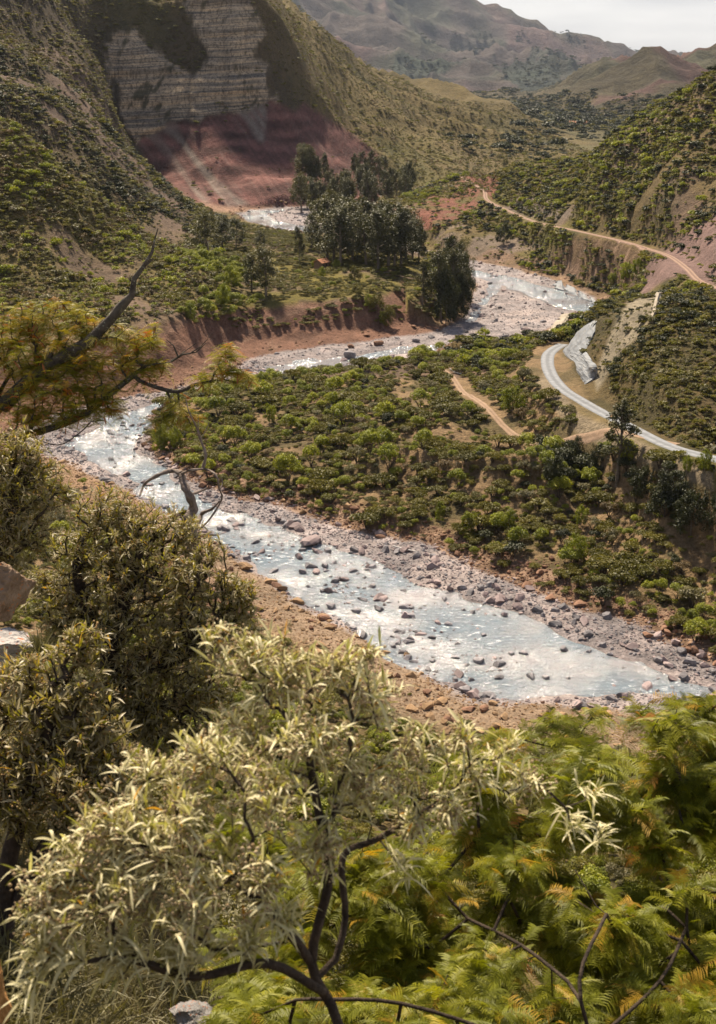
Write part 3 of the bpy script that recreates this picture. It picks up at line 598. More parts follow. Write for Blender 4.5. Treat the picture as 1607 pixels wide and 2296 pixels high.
PROTO = {}
def proto_coll(key, objs):
    c = bpy.data.collections.new(key)
    for i, o in enumerate(objs):
        if o.name in scene.collection.objects: scene.collection.objects.unlink(o)
        c.objects.link(o)
    PROTO[key] = c; return c
def cards(cen, nrm, size, r, asp=.55):
    """small leaf-sized faces: one bent quad each"""
    n = len(cen); nrm = nrm / (np.linalg.norm(nrm, axis=1)[:, None] + 1e-9)
    t = np.cross(nrm, r.normal(size=(n, 3))); t /= (np.linalg.norm(t, axis=1)[:, None] + 1e-9); b = np.cross(nrm, t)
    size = np.broadcast_to(size, (n,))[:, None]
    tip = cen + t * size * .5 - nrm * size * .12; tail = cen - t * size * .5 - nrm * size * .12
    V = np.stack([tail, cen + b * size * asp * .5, tip, cen - b * size * asp * .5], 1)
    F = np.arange(n * 4).reshape(n, 4)
    return V.reshape(-1, 3), F
def lumpy_crown(n, rad, hgt, leaf, seed, flat=.6, lobes=9, base=.15):
    r = np.random.default_rng(seed)
    ang = r.uniform(0, 2 * np.pi, lobes); rr = np.sqrt(r.uniform(0, 1, lobes)) * .62
    lx, ly = np.cos(ang) * rr, np.sin(ang) * rr; lz = base + .5 + (1 - rr ** 1.5) * .28 * r.uniform(.3, 1.2, lobes) - .12
    lr = r.uniform(.28, .46, lobes)
    k = r.integers(0, lobes, n)
    d = r.normal(size=(n, 3)); d /= np.linalg.norm(d, axis=1)[:, None]; d[:, 2] = np.where(d[:, 2] < -.35, -d[:, 2], d[:, 2])
    sh = r.uniform(.45, 1.08, n) ** .6
    p = np.stack([lx[k], ly[k], lz[k]], 1) + d * (lr[k] * sh)[:, None] * [1, 1, flat]
    p[:, :2] *= rad; p[:, 2] = np.clip(p[:, 2], .02, None) * hgt
    nn = d * .8 + r.normal(size=(n, 3)) * .55 + [0, 0, .35]
    V, F = cards(p, nn, leaf * r.uniform(.6, 1.4, n), r)
    tint = np.clip(.5 + .3 * (r.random(lobes)[k] - .5) * 2 + .22 * r.normal(size=n), 0, 1)
    return V, F, np.repeat(tint, 4)
def stems(rad, hgt, seed, n=5, r0=.05):
    r = random.Random(seed); V = []; F = []
    for i in range(n):
        a = r.uniform(0, 6.28); e = Vector((math.cos(a) * rad * .5, math.sin(a) * rad * .5, hgt * r.uniform(.5, .75)))
        tube(V, F, [Vector((0, 0, -.15)), e * .45 + Vector((0, 0, .1)), e], [r0, r0 * .6, r0 * .25], 4)
    return V, F
def tube(V, F, pts, rads, k=6, cap=False):
    """append a tapered tube along pts to V, F"""
    pts = [Vector(p) for p in pts]; n = len(pts); base = len(V)
    up = Vector((0, 0, 1)); prev = None
    for i, p in enumerate(pts):
        t = (pts[min(i + 1, n - 1)] - pts[max(i - 1, 0)])
        if t.length < 1e-6: t = Vector((0, 0, 1))
        t.normalize()
        if prev is None: x = t.cross(Vector((.3, .9, .2)) if abs(t.z) > .9 else up).normalized()
        else: x = (prev - t * prev.dot(t)).normalized()
        prev = x; y = t.cross(x)
        for j in range(k):
            a = 2 * math.pi * j / k; V.append(tuple(p + (x * math.cos(a) + y * math.sin(a)) * rads[i]))
    for i in range(n - 1):
        for j in range(k):
            F.append((base + i * k + j, base + i * k + (j + 1) % k, base + (i + 1) * k + (j + 1) % k, base + (i + 1) * k + j))
def leafy(name, V, F, tint, mat, parent=None):
    o = mesh_obj(name, V, F, mat, parent)
    a = o.data.attributes.new('tint', 'FLOAT', 'POINT'); a.data.foreach_set('value', tint.astype(np.float32)); return o
def unlink(o): scene.collection.objects.unlink(o)

# shrub kinds: key -> (material, radius, height, leaf size, flatness, lobes)
KINDS = {'mat': (M_OLIVE, 1.0, .85, .20, .55, 13), 'bright': (M_BRIGHT, 1.0, 1.55, .20, .75, 9), 'dark': (M_DARK, 1.0, 1.35, .22, .7, 10), 'grey': (M_GREY, 1.0, 1.2, .17, .7, 8), 'yellow': (M_YEL, 1.0, 1.1, .2, .6, 9), 'rust': (M_RUST, .9, 1.25, .14, .7, 6)}
SHRUB_MESH = {}; SMALL = {}
for ki, (k, (m_, r_, h_, lf, fl, lb)) in enumerate(KINDS.items()):
    lst = []
    for j in range(4):
        V, F, T = lumpy_crown(1500, r_, h_, lf * .62, 100 + ki * 10 + j, fl, lb)
        o = leafy('foliage', V, F, T, m_); unlink(o); lst.append(o)
    SHRUB_MESH[k] = lst
    lst = []
    for j in range(3):
        V, F, T = lumpy_crown(240, r_, h_ * .9, lf * 1.25, 200 + ki * 10 + j, fl, lb, .0)
        o = leafy('foliage', V, F, T, m_); unlink(o); lst.append(o)
    SMALL[k] = lst
V, F = stems(1, 1.2, 3); STEM_MESH = mesh_obj('stem', V, F, M_STEM); unlink(STEM_MESH)

def rock_mesh(name, seed, mat, sub=3, flat=.65):
    bpyr = np.random.default_rng(seed)
    import bmesh
    bm = bmesh.new(); bmesh.ops.create_icosphere(bm, subdivisions=sub, radius=1)
    pl = bpyr.normal(size=(15, 3)); pl /= np.linalg.norm(pl, axis=1)[:, None]; off = bpyr.uniform(.40, .72, 15)
    for v in bm.verts:
        p = np.array(v.co)
        for q, d in zip(pl, off):
            s = p @ q
            if s > d: p = p - q * (s - d)
        p = p * (1 + .05 * math.sin(p[0] * 7 + seed) * math.sin(p[1] * 6 + p[2] * 5))
        v.co = (p[0] * 1.0, p[1] * .8, p[2] * flat)
    me = bpy.data.meshes.new(name); bm.to_mesh(me); bm.free(); me.materials.append(mat)
    o = bpy.data.objects.new(name, me); return o
ROCKS = {k: [rock_mesh('boulder', 10 * i + j, m, 2, .5 + .1 * j) for j in range(4)] for i, (k, m) in enumerate((('grey', M_ROCK), ('pink', M_PINK), ('tan', M_TAN), ('brown', M_BROWN)))}
ROCKS_LO = {k: [rock_mesh('stone', 10 * i + j, m, 1, .5 + .12 * j) for j in range(3)] for i, (k, m) in enumerate((('grey', M_ROCK), ('pink', M_PINK), ('tan', M_TAN), ('brown', M_BROWN)))}

def scatter_object(name, pts, scl, idx, protos, label, sq=None, kind='stuff'):
    """one countless-mass object: points of a mesh carry a copy of the small shapes"""
    coll = proto_coll(name + '_shapes', [])
    for i, p in enumerate(protos):
        q = bpy.data.objects.new('%s_shape_%02d' % (name, i), p.data); coll.objects.link(q)
    me = bpy.data.meshes.new(name); me.vertices.add(len(pts)); me.vertices.foreach_set('co', np.asarray(pts, np.float32).ravel()); me.update()
    n = len(pts)
    me.attributes.new('scl', 'FLOAT', 'POINT').data.foreach_set('value', np.asarray(scl, np.float32))
    me.attributes.new('idx', 'INT', 'POINT').data.foreach_set('value', np.asarray(idx, np.int32))
    me.attributes.new('rot', 'FLOAT_VECTOR', 'POINT').data.foreach_set('vector', np.column_stack([rng.normal(0, .08, n), rng.normal(0, .08, n), rng.uniform(0, 6.28, n)]).astype(np.float32).ravel())
    o = bpy.data.objects.new(name, me); scene.collection.objects.link(o)
    ng = bpy.data.node_groups.new(name + '_spread', 'GeometryNodeTree')
    ng.interface.new_socket('Geometry', in_out='INPUT', socket_type='NodeSocketGeometry'); ng.interface.new_socket('Geometry', in_out='OUTPUT', socket_type='NodeSocketGeometry')
    gi = ng.nodes.new('NodeGroupInput'); go = ng.nodes.new('NodeGroupOutput')
    iop = ng.nodes.new('GeometryNodeInstanceOnPoints'); ci = ng.nodes.new('GeometryNodeCollectionInfo')
    ci.inputs['Collection'].default_value = coll; ci.inputs['Separate Children'].default_value = True; ci.inputs['Reset Children'].default_value = True
    def na(nm, ty):
        q = ng.nodes.new('GeometryNodeInputNamedAttribute'); q.data_type = ty; q.inputs['Name'].default_value = nm; return q.outputs['Attribute']
    mp_ = ng.nodes.new('GeometryNodeMeshToPoints') if False else None
    ng.links.new(gi.outputs[0], iop.inputs['Points']); ng.links.new(ci.outputs[0], iop.inputs['Instance'])
    iop.inputs['Pick Instance'].default_value = True
    ng.links.new(na('idx', 'INT'), iop.inputs['Instance Index']); ng.links.new(na('rot', 'FLOAT_VECTOR'), iop.inputs['Rotation']); ng.links.new(na('scl', 'FLOAT'), iop.inputs['Scale'])
    ng.links.new(iop.outputs[0], go.inputs[0])
    md = o.modifiers.new('spread', 'NODES'); md.node_group = ng
    return tag(o, label, kind=kind)

def px_size(r, y): return r * 2742 / y
def dart(cx0, cx1, cy0, cy1, n, accept, rad, seed):
    """random points with a minimum spacing"""
    r = np.random.default_rng(seed); cell = {}; out_ = []
    X = r.uniform(cx0, cx1, n); Yv = r.uniform(cy0, cy1, n); ok, R = accept(X, Yv)
    R = R * rad(r, n)
    g = 3.0
    for x, y, k, q in zip(X, Yv, ok, R):
        if not k: continue
        ix, iy = int(x // g), int(y // g); bad = False
        for i in range(ix - 2, ix + 3):
            for j in range(iy - 2, iy + 3):
                for (a, b, c) in cell.get((i, j), ()):
                    if (a - x) ** 2 + (b - y) ** 2 < ((c + q) * .50) ** 2: bad = True; break
                if bad: break
            if bad: break
        if bad: continue
        cell.setdefault((ix, iy), []).append((x, y, q)); out_.append((x, y, q))
    return np.array(out_)
def road_dist(x, y):
    d = np.full(x.shape, 99.)
    for rd_, hw in ((GREY_ROAD, 3.2), (DIRT_ROAD, 3.0), (PATH, 1.5)): d = np.minimum(d, line_d(x, y, rd_)[0] - hw)
    return d
def inpoly(u, v, poly): return poly_sd(np.asarray(u, float), np.asarray(v, float), poly) < 0
NUMBERED = {}
def number_later(o, look, noun, place, x, y, z, grp):
    u, v = project(x, y, z); NUMBERED.setdefault((look, noun, place), []).append((float(u), o)); o['category'] = noun; o['group'] = grp
ORD = 'first second third fourth fifth sixth seventh eighth ninth tenth eleventh twelfth thirteenth fourteenth fifteenth sixteenth seventeenth eighteenth nineteenth twentieth'.split()
ORD += ['twenty-' + q for q in ORD[:9]] + ['thirtieth'] + ['thirty-' + q for q in ORD[:9]] + ['fortieth']
def write_numbered():
    for (look, noun, place), lst in NUMBERED.items():
        lst.sort(key=lambda q: q[0]); n = len(lst); pl = noun + ('es' if noun == 'bush' else 's')
        for i, (_, o) in enumerate(lst):
            if n == 1: o['label'] = look + ' ' + noun + ' ' + place
            elif i == 0: o['label'] = 'leftmost of the ' + look + ' ' + pl + ' ' + place
            elif i == n - 1: o['label'] = 'rightmost of the ' + look + ' ' + pl + ' ' + place
            else: o['label'] = ORD[min(i, 39)] + ' from left of the ' + look + ' ' + pl + ' ' + place
def visible(x, y, z, marg=60):
    u, v = project(x, y, z); return (u > -marg) & (u < 1607 + marg) & (v > -marg) & (v < 2296 + marg)

# --- shrubs of the near terrace (in front of the road) -------------------------------------------
def acc_terrace(x, y):
    sb, sw = bed_fields(x, y); z = land(x, y, detail=False); u, v = project(x, y, z)
    rdd = road_dist(x, y)
    side = poly_sd(x, y, NEAR_SIDE) > 8
    reg = inpoly(u, v, [(330, 1030), (340, 930), (430, 885), (600, 850), (850, 820), (1000, 790), (1200, 760), (1232, 790), (1215, 830), (1260, 900), (1320, 950), (1450, 1010), (1607, 1060), (1760, 1110), (1760, 1700), (1607, 1600), (1400, 1500), (1100, 1380), (800, 1290), (600, 1240), (400, 1150)])
    op = fbm(x / 11, y / 11, 3, 301)
    gaps = op < np.where(inpoly(u, v, [(950, 1050), (1250, 1080), (1640, 1180), (1640, 1330), (1450, 1300), (1150, 1230), (950, 1160)]), .14, .36)
    gaps &= ~(inpoly(u, v, [(560, 925), (640, 925), (650, 955), (600, 965)]) | inpoly(u, v, [(1130, 1000), (1215, 1000), (1200, 1015), (1100, 1015)]) | inpoly(u, v, [(1270, 1120), (1450, 1150), (1560, 1200), (1607, 1215), (1607, 1290), (1530, 1240), (1400, 1200), (1290, 1190)]) & (op > -.25))
    ok = side & reg & (sb > 1.1) & (rdd > .6) & (gaps | (rng.random(x.shape) < .15))
    return ok, np.where(gaps, 1.0, .45)
TER = dart(-60, 130, 100, 300, 40000, acc_terrace, lambda r, n: r.choice([.7, 1.0, 1.35, 1.8, 2.3], n, p=[.25, .3, .25, .14, .06]), 5)
tz = land(TER[:, 0], TER[:, 1])
sbT, _ = bed_fields(TER[:, 0], TER[:, 1]); uT, vT = project(TER[:, 0], TER[:, 1], tz)
hollow = inpoly(uT, vT, [(1180, 1010), (1400, 1000), (1640, 1110), (1640, 1230), (1500, 1180), (1330, 1110), (1200, 1060)])
rk = rng.random(len(TER)); cl_ = fbm(TER[:, 0] / 15, TER[:, 1] / 15, 2, 303)
kT = np.where(rk < .50, 'mat', np.where(rk < .76 + .16 * cl_, 'bright', np.where(rk < .86, 'yellow', np.where(rk < .92, 'grey', np.where(rk < .96, 'rust', 'dark')))))
kT = np.where(hollow & (rk > .2), np.where(rk > .75, 'bright', 'dark'), kT)
TER[:, 2] *= 1.0 * np.where(hollow, 1.35, 1.0) * np.where(kT == 'mat', 1.15, .92)
vis = visible(TER[:, 0], TER[:, 1], tz)
order = np.argsort(-(TER[:, 2] / TER[:, 1]) * vis)
big = order[:300]; small_ = order[300:]
WHAT = {'mat': 'low olive', 'bright': 'bright green', 'dark': 'dark green', 'grey': 'grey-green', 'yellow': 'yellowish', 'rust': 'brownish'}
SIZEW = lambda q: 'large ' if q > 2.5 else ('medium ' if q > 1.7 else 'small ')
dP = line_d(TER[:, 0], TER[:, 1], PATH)[0]; dR = line_d(TER[:, 0], TER[:, 1], GREY_ROAD)[0]
def place_of(i):
    if hollow[i]: return 'in the hollow below the road'
    if dR[i] < 14: return 'on the grey road verge'
    if dP[i] < 9: return 'beside the sandy footpath'
    if sbT[i] < 9: return 'at the terrace edge ' + ('downstream' if uT[i] > 1150 else ('midway' if uT[i] > 750 else 'near the bend'))
    if vT[i] < 1000: return 'on the upper terrace ' + ('towards the path' if uT[i] > 850 else 'towards the bend')
    return ('right of' if uT[i] > 1350 else ('among' if uT[i] > 950 else 'left of')) + ' the sandy clearings'
for i in big:
    k = kT[i]; e = empty('shrub', (TER[i, 0], TER[i, 1], tz[i] - .05)); s = TER[i, 2] * random.uniform(.95, 1.1)
    e.scale = (s, s, s * random.uniform(.85, 1.2)); e.rotation_euler = (0, 0, random.uniform(0, 6.28))
    c = random.choice(SHRUB_MESH[k]).copy(); c.name = 'foliage'; scene.collection.objects.link(c); c.parent = e
    c2 = STEM_MESH.copy(); c2.name = 'stem'; scene.collection.objects.link(c2); c2.parent = e
    number_later(e, SIZEW(TER[i, 2]) + WHAT[k], 'shrub', place_of(i), TER[i, 0], TER[i, 1], tz[i], 'shrubs on the brushy river terrace')
KL = list(KINDS); KI = {k: i for i, k in enumerate(KL)}
def idx_of(k, nper, r=rng): return np.array([KI[q] for q in k]) * nper + r.integers(0, nper, len(k))
ALLMED = [o for k in KL for o in SHRUB_MESH[k]]; ALLSM = [o for k in KL for o in SMALL[k]]
scatter_object('terrace_undergrowth', np.column_stack([TER[small_, 0], TER[small_, 1], tz[small_] - .05]), TER[small_, 2], idx_of(kT[small_], 4), ALLMED, 'smaller shrubs and undergrowth filling the river terrace')
gx = rng.uniform(-60, 130, 26000); gy = rng.uniform(100, 300, 26000); ok, _ = acc_terrace(gx, gy); ok |= (rng.random(len(gx)) < .0)
gx, gy = gx[ok], gy[ok]; gz = land(gx, gy)
scatter_object('low_ground_cover', np.column_stack([gx, gy, gz - .1]), rng.uniform(.25, .7, len(gx)), idx_of(np.array(['mat', 'yellow', 'grey', 'mat', 'bright', 'mat'])[rng.integers(0, 6, len(gx))], 3), ALLSM, 'low ground cover between the terrace shrubs')

# --- inner river flat: low olive thicket ----------------------------------------------------------
def acc_flat(x, y):
    sb, sw = bed_fields(x, y); z = land(x, y, detail=False); u, v = project(x, y, z)
    ok = (sb > 1.0) & inpoly(u, v, [(380, 715), (460, 732), (560, 738), (700, 730), (960, 718), (1060, 700), (1075, 640), (1040, 590), (940, 585), (860, 560), (700, 530), (600, 515), (520, 495), (440, 500), (400, 560), (500, 620), (430, 690)])
    op = fbm(x / 9, y / 9, 3, 311)
    return ok & (op < .20), np.ones(x.shape)
FL = dart(-90, 60, 255, 500, 24000, acc_flat, lambda r, n: r.choice([.6, .95, 1.4], n, p=[.45, .4, .15]), 6)
fz = land(FL[:, 0], FL[:, 1]); rk = rng.random(len(FL)); uF, vF = project(FL[:, 0], FL[:, 1], fz)
edge = inpoly(uF, vF, [(380, 560), (560, 600), (600, 690), (440, 740), (330, 700)])
kF = np.where(rk < .86 - .5 * edge, 'mat', np.where(rk < .95, np.where(edge, 'bright', 'yellow'), np.where(rk < .98, 'bright', 'grey')))
scatter_object('flat_thicket', np.column_stack([FL[:, 0], FL[:, 1], fz - .1]), FL[:, 2] * np.where(kF == 'mat', 1.15, .9) * np.where(kF == 'mat', 1, 1.0 + .6 * edge), idx_of(kF, 4), ALLMED, 'low olive thicket covering the inner river flat')

# --- hillside scrub -------------------------------------------------------------------------------
def hill_scrub(name, label, n, x0, x1, y0, y1, pick, size, protos, nper, kinds, seed, dens=None):
    r = np.random.default_rng(seed); n = int(n * 2.2); x = r.uniform(x0, x1, n); y = r.uniform(y0, y1, n)
    zz_ = base_h(x, y); e_ = 2.5; slope = np.hypot(base_h(x + e_, y) - zz_, base_h(x, y + e_) - zz_) / e_      # as many plants per square metre of real slope
    keep = (np.abs(x / y) < .40) & (r.random(n) < np.clip(np.sqrt(1 + (1.6 * slope) ** 2) / 2.2, 0, 1)); x, y = x[keep], y[keep]
    z, sb, sw, rd, bw = land(x, y, full=True); u, v = project(x, y, z)
    ok = pick(x, y, z, u, v, sb, rd, bw) & (u > -150) & (u < 1760) & (v > -120)
    x, y, z = x[ok], y[ok], z[ok]
    k = np.array(kinds)[np.clip(((noise(x / 14, y / 14, seed) * .5 + .5) * .5 + r.random(len(x)) * .5) * len(kinds), 0, len(kinds) - 1).astype(int)]
    print(name, len(x))
    return scatter_object(name, np.column_stack([x, y, z - .1]), size * r.choice([.45, .65, .9, 1.3, 2.0], len(x), p=[.36, .3, .2, .10, .04]), idx_of(k, nper, r), protos, label)
def pk_left(x, y, z, u, v, sb, rd, bw):
    bare = fbm(x / 21 + 9, y / 21, 4, 76) > .22
    return (x < -10) & (sb > bw * .95 + 1) & ~(bare & (rng.random(len(x)) < .8)) & ~inpoly(u, v, [(520, 500), (560, 500), (700, 540), (1080, 600), (1000, 740), (560, 740), (420, 730), (500, 620)]) & (y < 520) & (u < 640)
hill_scrub('left_hill_scrub', 'dense yellow-green scrub over the near left hillside', 30000, -180, 10, 245, 372, pk_left, .9, ALLSM, 3, ['mat', 'yellow', 'grey', 'yellow', 'mat', 'rust', 'bright', 'grey', 'yellow'], 401)
hill_scrub('back_hill_scrub', 'brownish scrub darkened as if shaded over the second hillside behind the near left one', 30000, -260, 10, 368, 530, pk_left, 1.0, ALLSM, 3, ['mat', 'grey', 'yellow', 'dark', 'mat', 'rust'], 406)  # darker kinds paint shade onto the hill behind the bright crest
def pk_right(x, y, z, u, v, sb, rd, bw):
    bare = inpoly(u, v, [(1450, 660), (1455, 590), (1500, 575), (1560, 510), (1640, 470), (1640, 645), (1590, 640), (1530, 620)]) | inpoly(u, v, [(1035, 392), (1110, 388), (1120, 410), (1105, 450), (1080, 425)]) | inpoly(u, v, [(1500, 450), (1560, 400), (1640, 370), (1640, 430), (1590, 480), (1520, 500)]) | inpoly(u, v, [(905, 470), (960, 440), (1045, 400), (1085, 430), (1085, 460), (1010, 500), (950, 520)]) | (inpoly(u, v, [(950, 540), (1030, 500), (1180, 540), (1200, 560), (1150, 595), (1000, 580)]))
    return (x > 20) & (y > 236) & (sb > 3) & (rd > .8) & (~bare | (rng.random(len(x)) < .12)) & (fbm(x / 17, y / 17, 3, 77) < .46)
hill_scrub('right_hill_scrub', 'green scrub over the right hillside above and below the dirt road', 60000, 20, 200, 238, 620, pk_right, 1.0, ALLSM, 3, ['mat', 'mat', 'bright', 'dark', 'yellow', 'mat', 'yellow', 'mat'], 402)
def pk_front(x, y, z, u, v, sb, rd, bw):
    bare = inpoly(u, v, [(1335, 715), (1490, 640), (1480, 700), (1430, 760), (1400, 790), (1360, 850), (1330, 870), (1262, 785)]) | inpoly(u, v, [(1225, 745), (1262, 708), (1285, 700), (1265, 740), (1240, 752)])
    thin = inpoly(u, v, [(1200, 860), (1225, 830), (1300, 930), (1390, 965), (1500, 1020), (1600, 1060), (1600, 1100), (1450, 1040), (1300, 975), (1225, 900)])
    return (x > 40) & (rd > .6) & (sb > 3) & inpoly(u, v, [(1200, 745), (1290, 685), (1440, 640), (1520, 610), (1760, 640), (1760, 1110), (1607, 1060), (1450, 1010), (1320, 950), (1220, 850)]) & (~bare | (rng.random(len(x)) < .15)) & (~thin | (rng.random(len(x)) < .3))
hill_scrub('near_hill_scrub', 'ochre and olive scrub on the near right hill', 30000, 40, 130, 140, 262, pk_front, .62, ALLSM, 3, ['mat', 'mat', 'grey', 'yellow', 'mat', 'dark', 'mat'], 403)
def pk_far(x, y, z, u, v, sb, rd, bw):
    cl = inpoly(u, v, CLIFF); red = inpoly(u, v, RED); pa = fbm(u / 45, v / 40, 3, 90) > .34
    grassy = (x > -60) & (y > 650)
    return (sb > 8) & (y > 500) & (z > 3) & ~(cl & ~pa) & ~(red & (rng.random(len(x)) < .985)) & ~(grassy & (rng.random(len(x)) < .5))
hill_scrub('far_hill_scrub', 'fine scrub on the far left slopes round the cliff', 110000, -300, 170, 500, 1150, pk_far, 1.05, ALLSM, 3, ['mat', 'grey', 'mat', 'yellow', 'rust', 'mat', 'yellow'], 404)
def pk_slope(x, y, z, u, v, sb, rd, bw):
    return (poly_sd(x, y, NEAR_SIDE) < -2) & (sb > 4.0 + 4 * noise(x / 7, y / 7, 412)) & (y > 14) & ((z > 1.3) | (rng.random(len(x)) < .05))
hill_scrub('near_slope_scrub', 'brownish green scrub on the slope below the camera', 30000, -75, 75, 14, 190, pk_slope, .75, ALLMED, 4, ['mat', 'grey', 'yellow', 'mat', 'bright', 'grey'], 405)

# --- stones and boulders --------------------------------------------------------------------------
RK = ['grey', 'pink', 'tan', 'brown']; ALLR = [o for k in RK for o in ROCKS_LO[k]]
def stones(n, x0, x1, y0, y1, seed):
    r = np.random.default_rng(seed); x = r.uniform(x0, x1, n); y = r.uniform(y0, y1, n); keep = np.abs(x / y) < .36; x, y = x[keep], y[keep]
    z, sb, sw, rd, bw = land(x, y, full=True)
    ns = poly_sd(x, y, NEAR_SIDE) < 0
    wet = sw < 0
    clump = fbm(x / 8, y / 8, 3, 501)
    p = np.where(sb < 0, np.where(wet, .12 + .6 * sstep(.05, .4, clump) , .75), np.where(ns, .75 * sstep(16, 4, sb), np.where(bw < 7, .95 * sstep(7, 3, sb), .35 * sstep(9, 2, sb))))
    ok = (r.random(len(x)) < p) & (z < 7)
    x, y, z, sb, ns, wet, bw = x[ok], y[ok], z[ok], sb[ok], ns[ok], wet[ok], bw[ok]
    s = (r.pareto(2.4, len(x)) + 1) * .17; s = np.clip(s, .1, 1.3) * np.where(sb > 0, np.where(ns, .62, .8), .78)
    q = r.random(len(x))
    k = np.where(sb < -.5, np.where(q < .66, 'grey', 'pink'), np.where(ns, np.where(q < .85, 'tan', 'brown'), np.where(sb < 1.2, np.where(q < .5, 'pink', 'brown'), np.where(q < .82, 'brown', 'tan'))))
    return x, y, np.maximum(z, -.12), s, k
def ridx(k, n, r=rng): return np.array([RK.index(q) for q in k]) * n + r.integers(0, n, len(k))
sx, sy, sz, ss, sk = stones(190000, -70, 75, 96, 262, 511)
vis = visible(sx, sy, sz); sc_px = ss / sy * vis
order = np.argsort(-sc_px); nb = 262
bigs, rest = order[:nb], order[nb:]
scatter_object('river_stones', np.column_stack([sx, sy, sz + ss * .12])[rest], ss[rest], ridx(sk[rest], 3), ALLR, 'loose stones and gravel strewn along the river bed and banks')
sx2, sy2, sz2, ss2, sk2 = stones(60000, -70, 150, 262, 600, 512)
scatter_object('upstream_stones', np.column_stack([sx2, sy2, sz2 + ss2 * .1]), ss2 * 1.5, ridx(sk2, 3), ALLR, 'stones covering the upstream gravel bars')
CN = {'grey': 'grey', 'pink': 'pinkish', 'tan': 'tan', 'brown': 'red-brown'}
def boulder(x, y, z, s, k, label, grp, sc=None):
    o = random.choice(ROCKS[k]).copy(); o.name = 'boulder'; scene.collection.objects.link(o)
    o.location = (x, y, z + s * .15); o.scale = sc or (s * random.uniform(.9, 1.3), s * random.uniform(.8, 1.1), s * random.uniform(.75, 1.1)); o.rotation_euler = (random.uniform(-.2, .2), random.uniform(-.2, .2), random.uniform(0, 6.28))
    return tag(o, label, 'boulder', grp)
for i in bigs:
    _, sw_ = bed_fields(np.array([sx[i]]), np.array([sy[i]])); u_ = project(sx[i], sy[i], sz[i])[0]
    ns_ = poly_sd(np.array([sx[i]]), np.array([sy[i]]), NEAR_SIDE)[0] < 0
    reach = 'downstream' if u_ > 1150 else ('midway' if u_ > 700 else 'by the left bend')
    where = 'in the water' if sw_[0] < 0 else ('on the near bank' if ns_ else ('at the terrace foot' if sk[i] in ('brown', 'tan') else 'on the far bar'))
    o = boulder(sx[i], sy[i], sz[i], ss[i] * 1.05, sk[i], None, None)
    number_later(o, ('big ' if ss[i] > .8 else ('medium ' if ss[i] > .6 else 'small ')) + CN[sk[i]], 'boulder', where + ' ' + reach, sx[i], sy[i], sz[i], 'boulders along the near reach of the river')
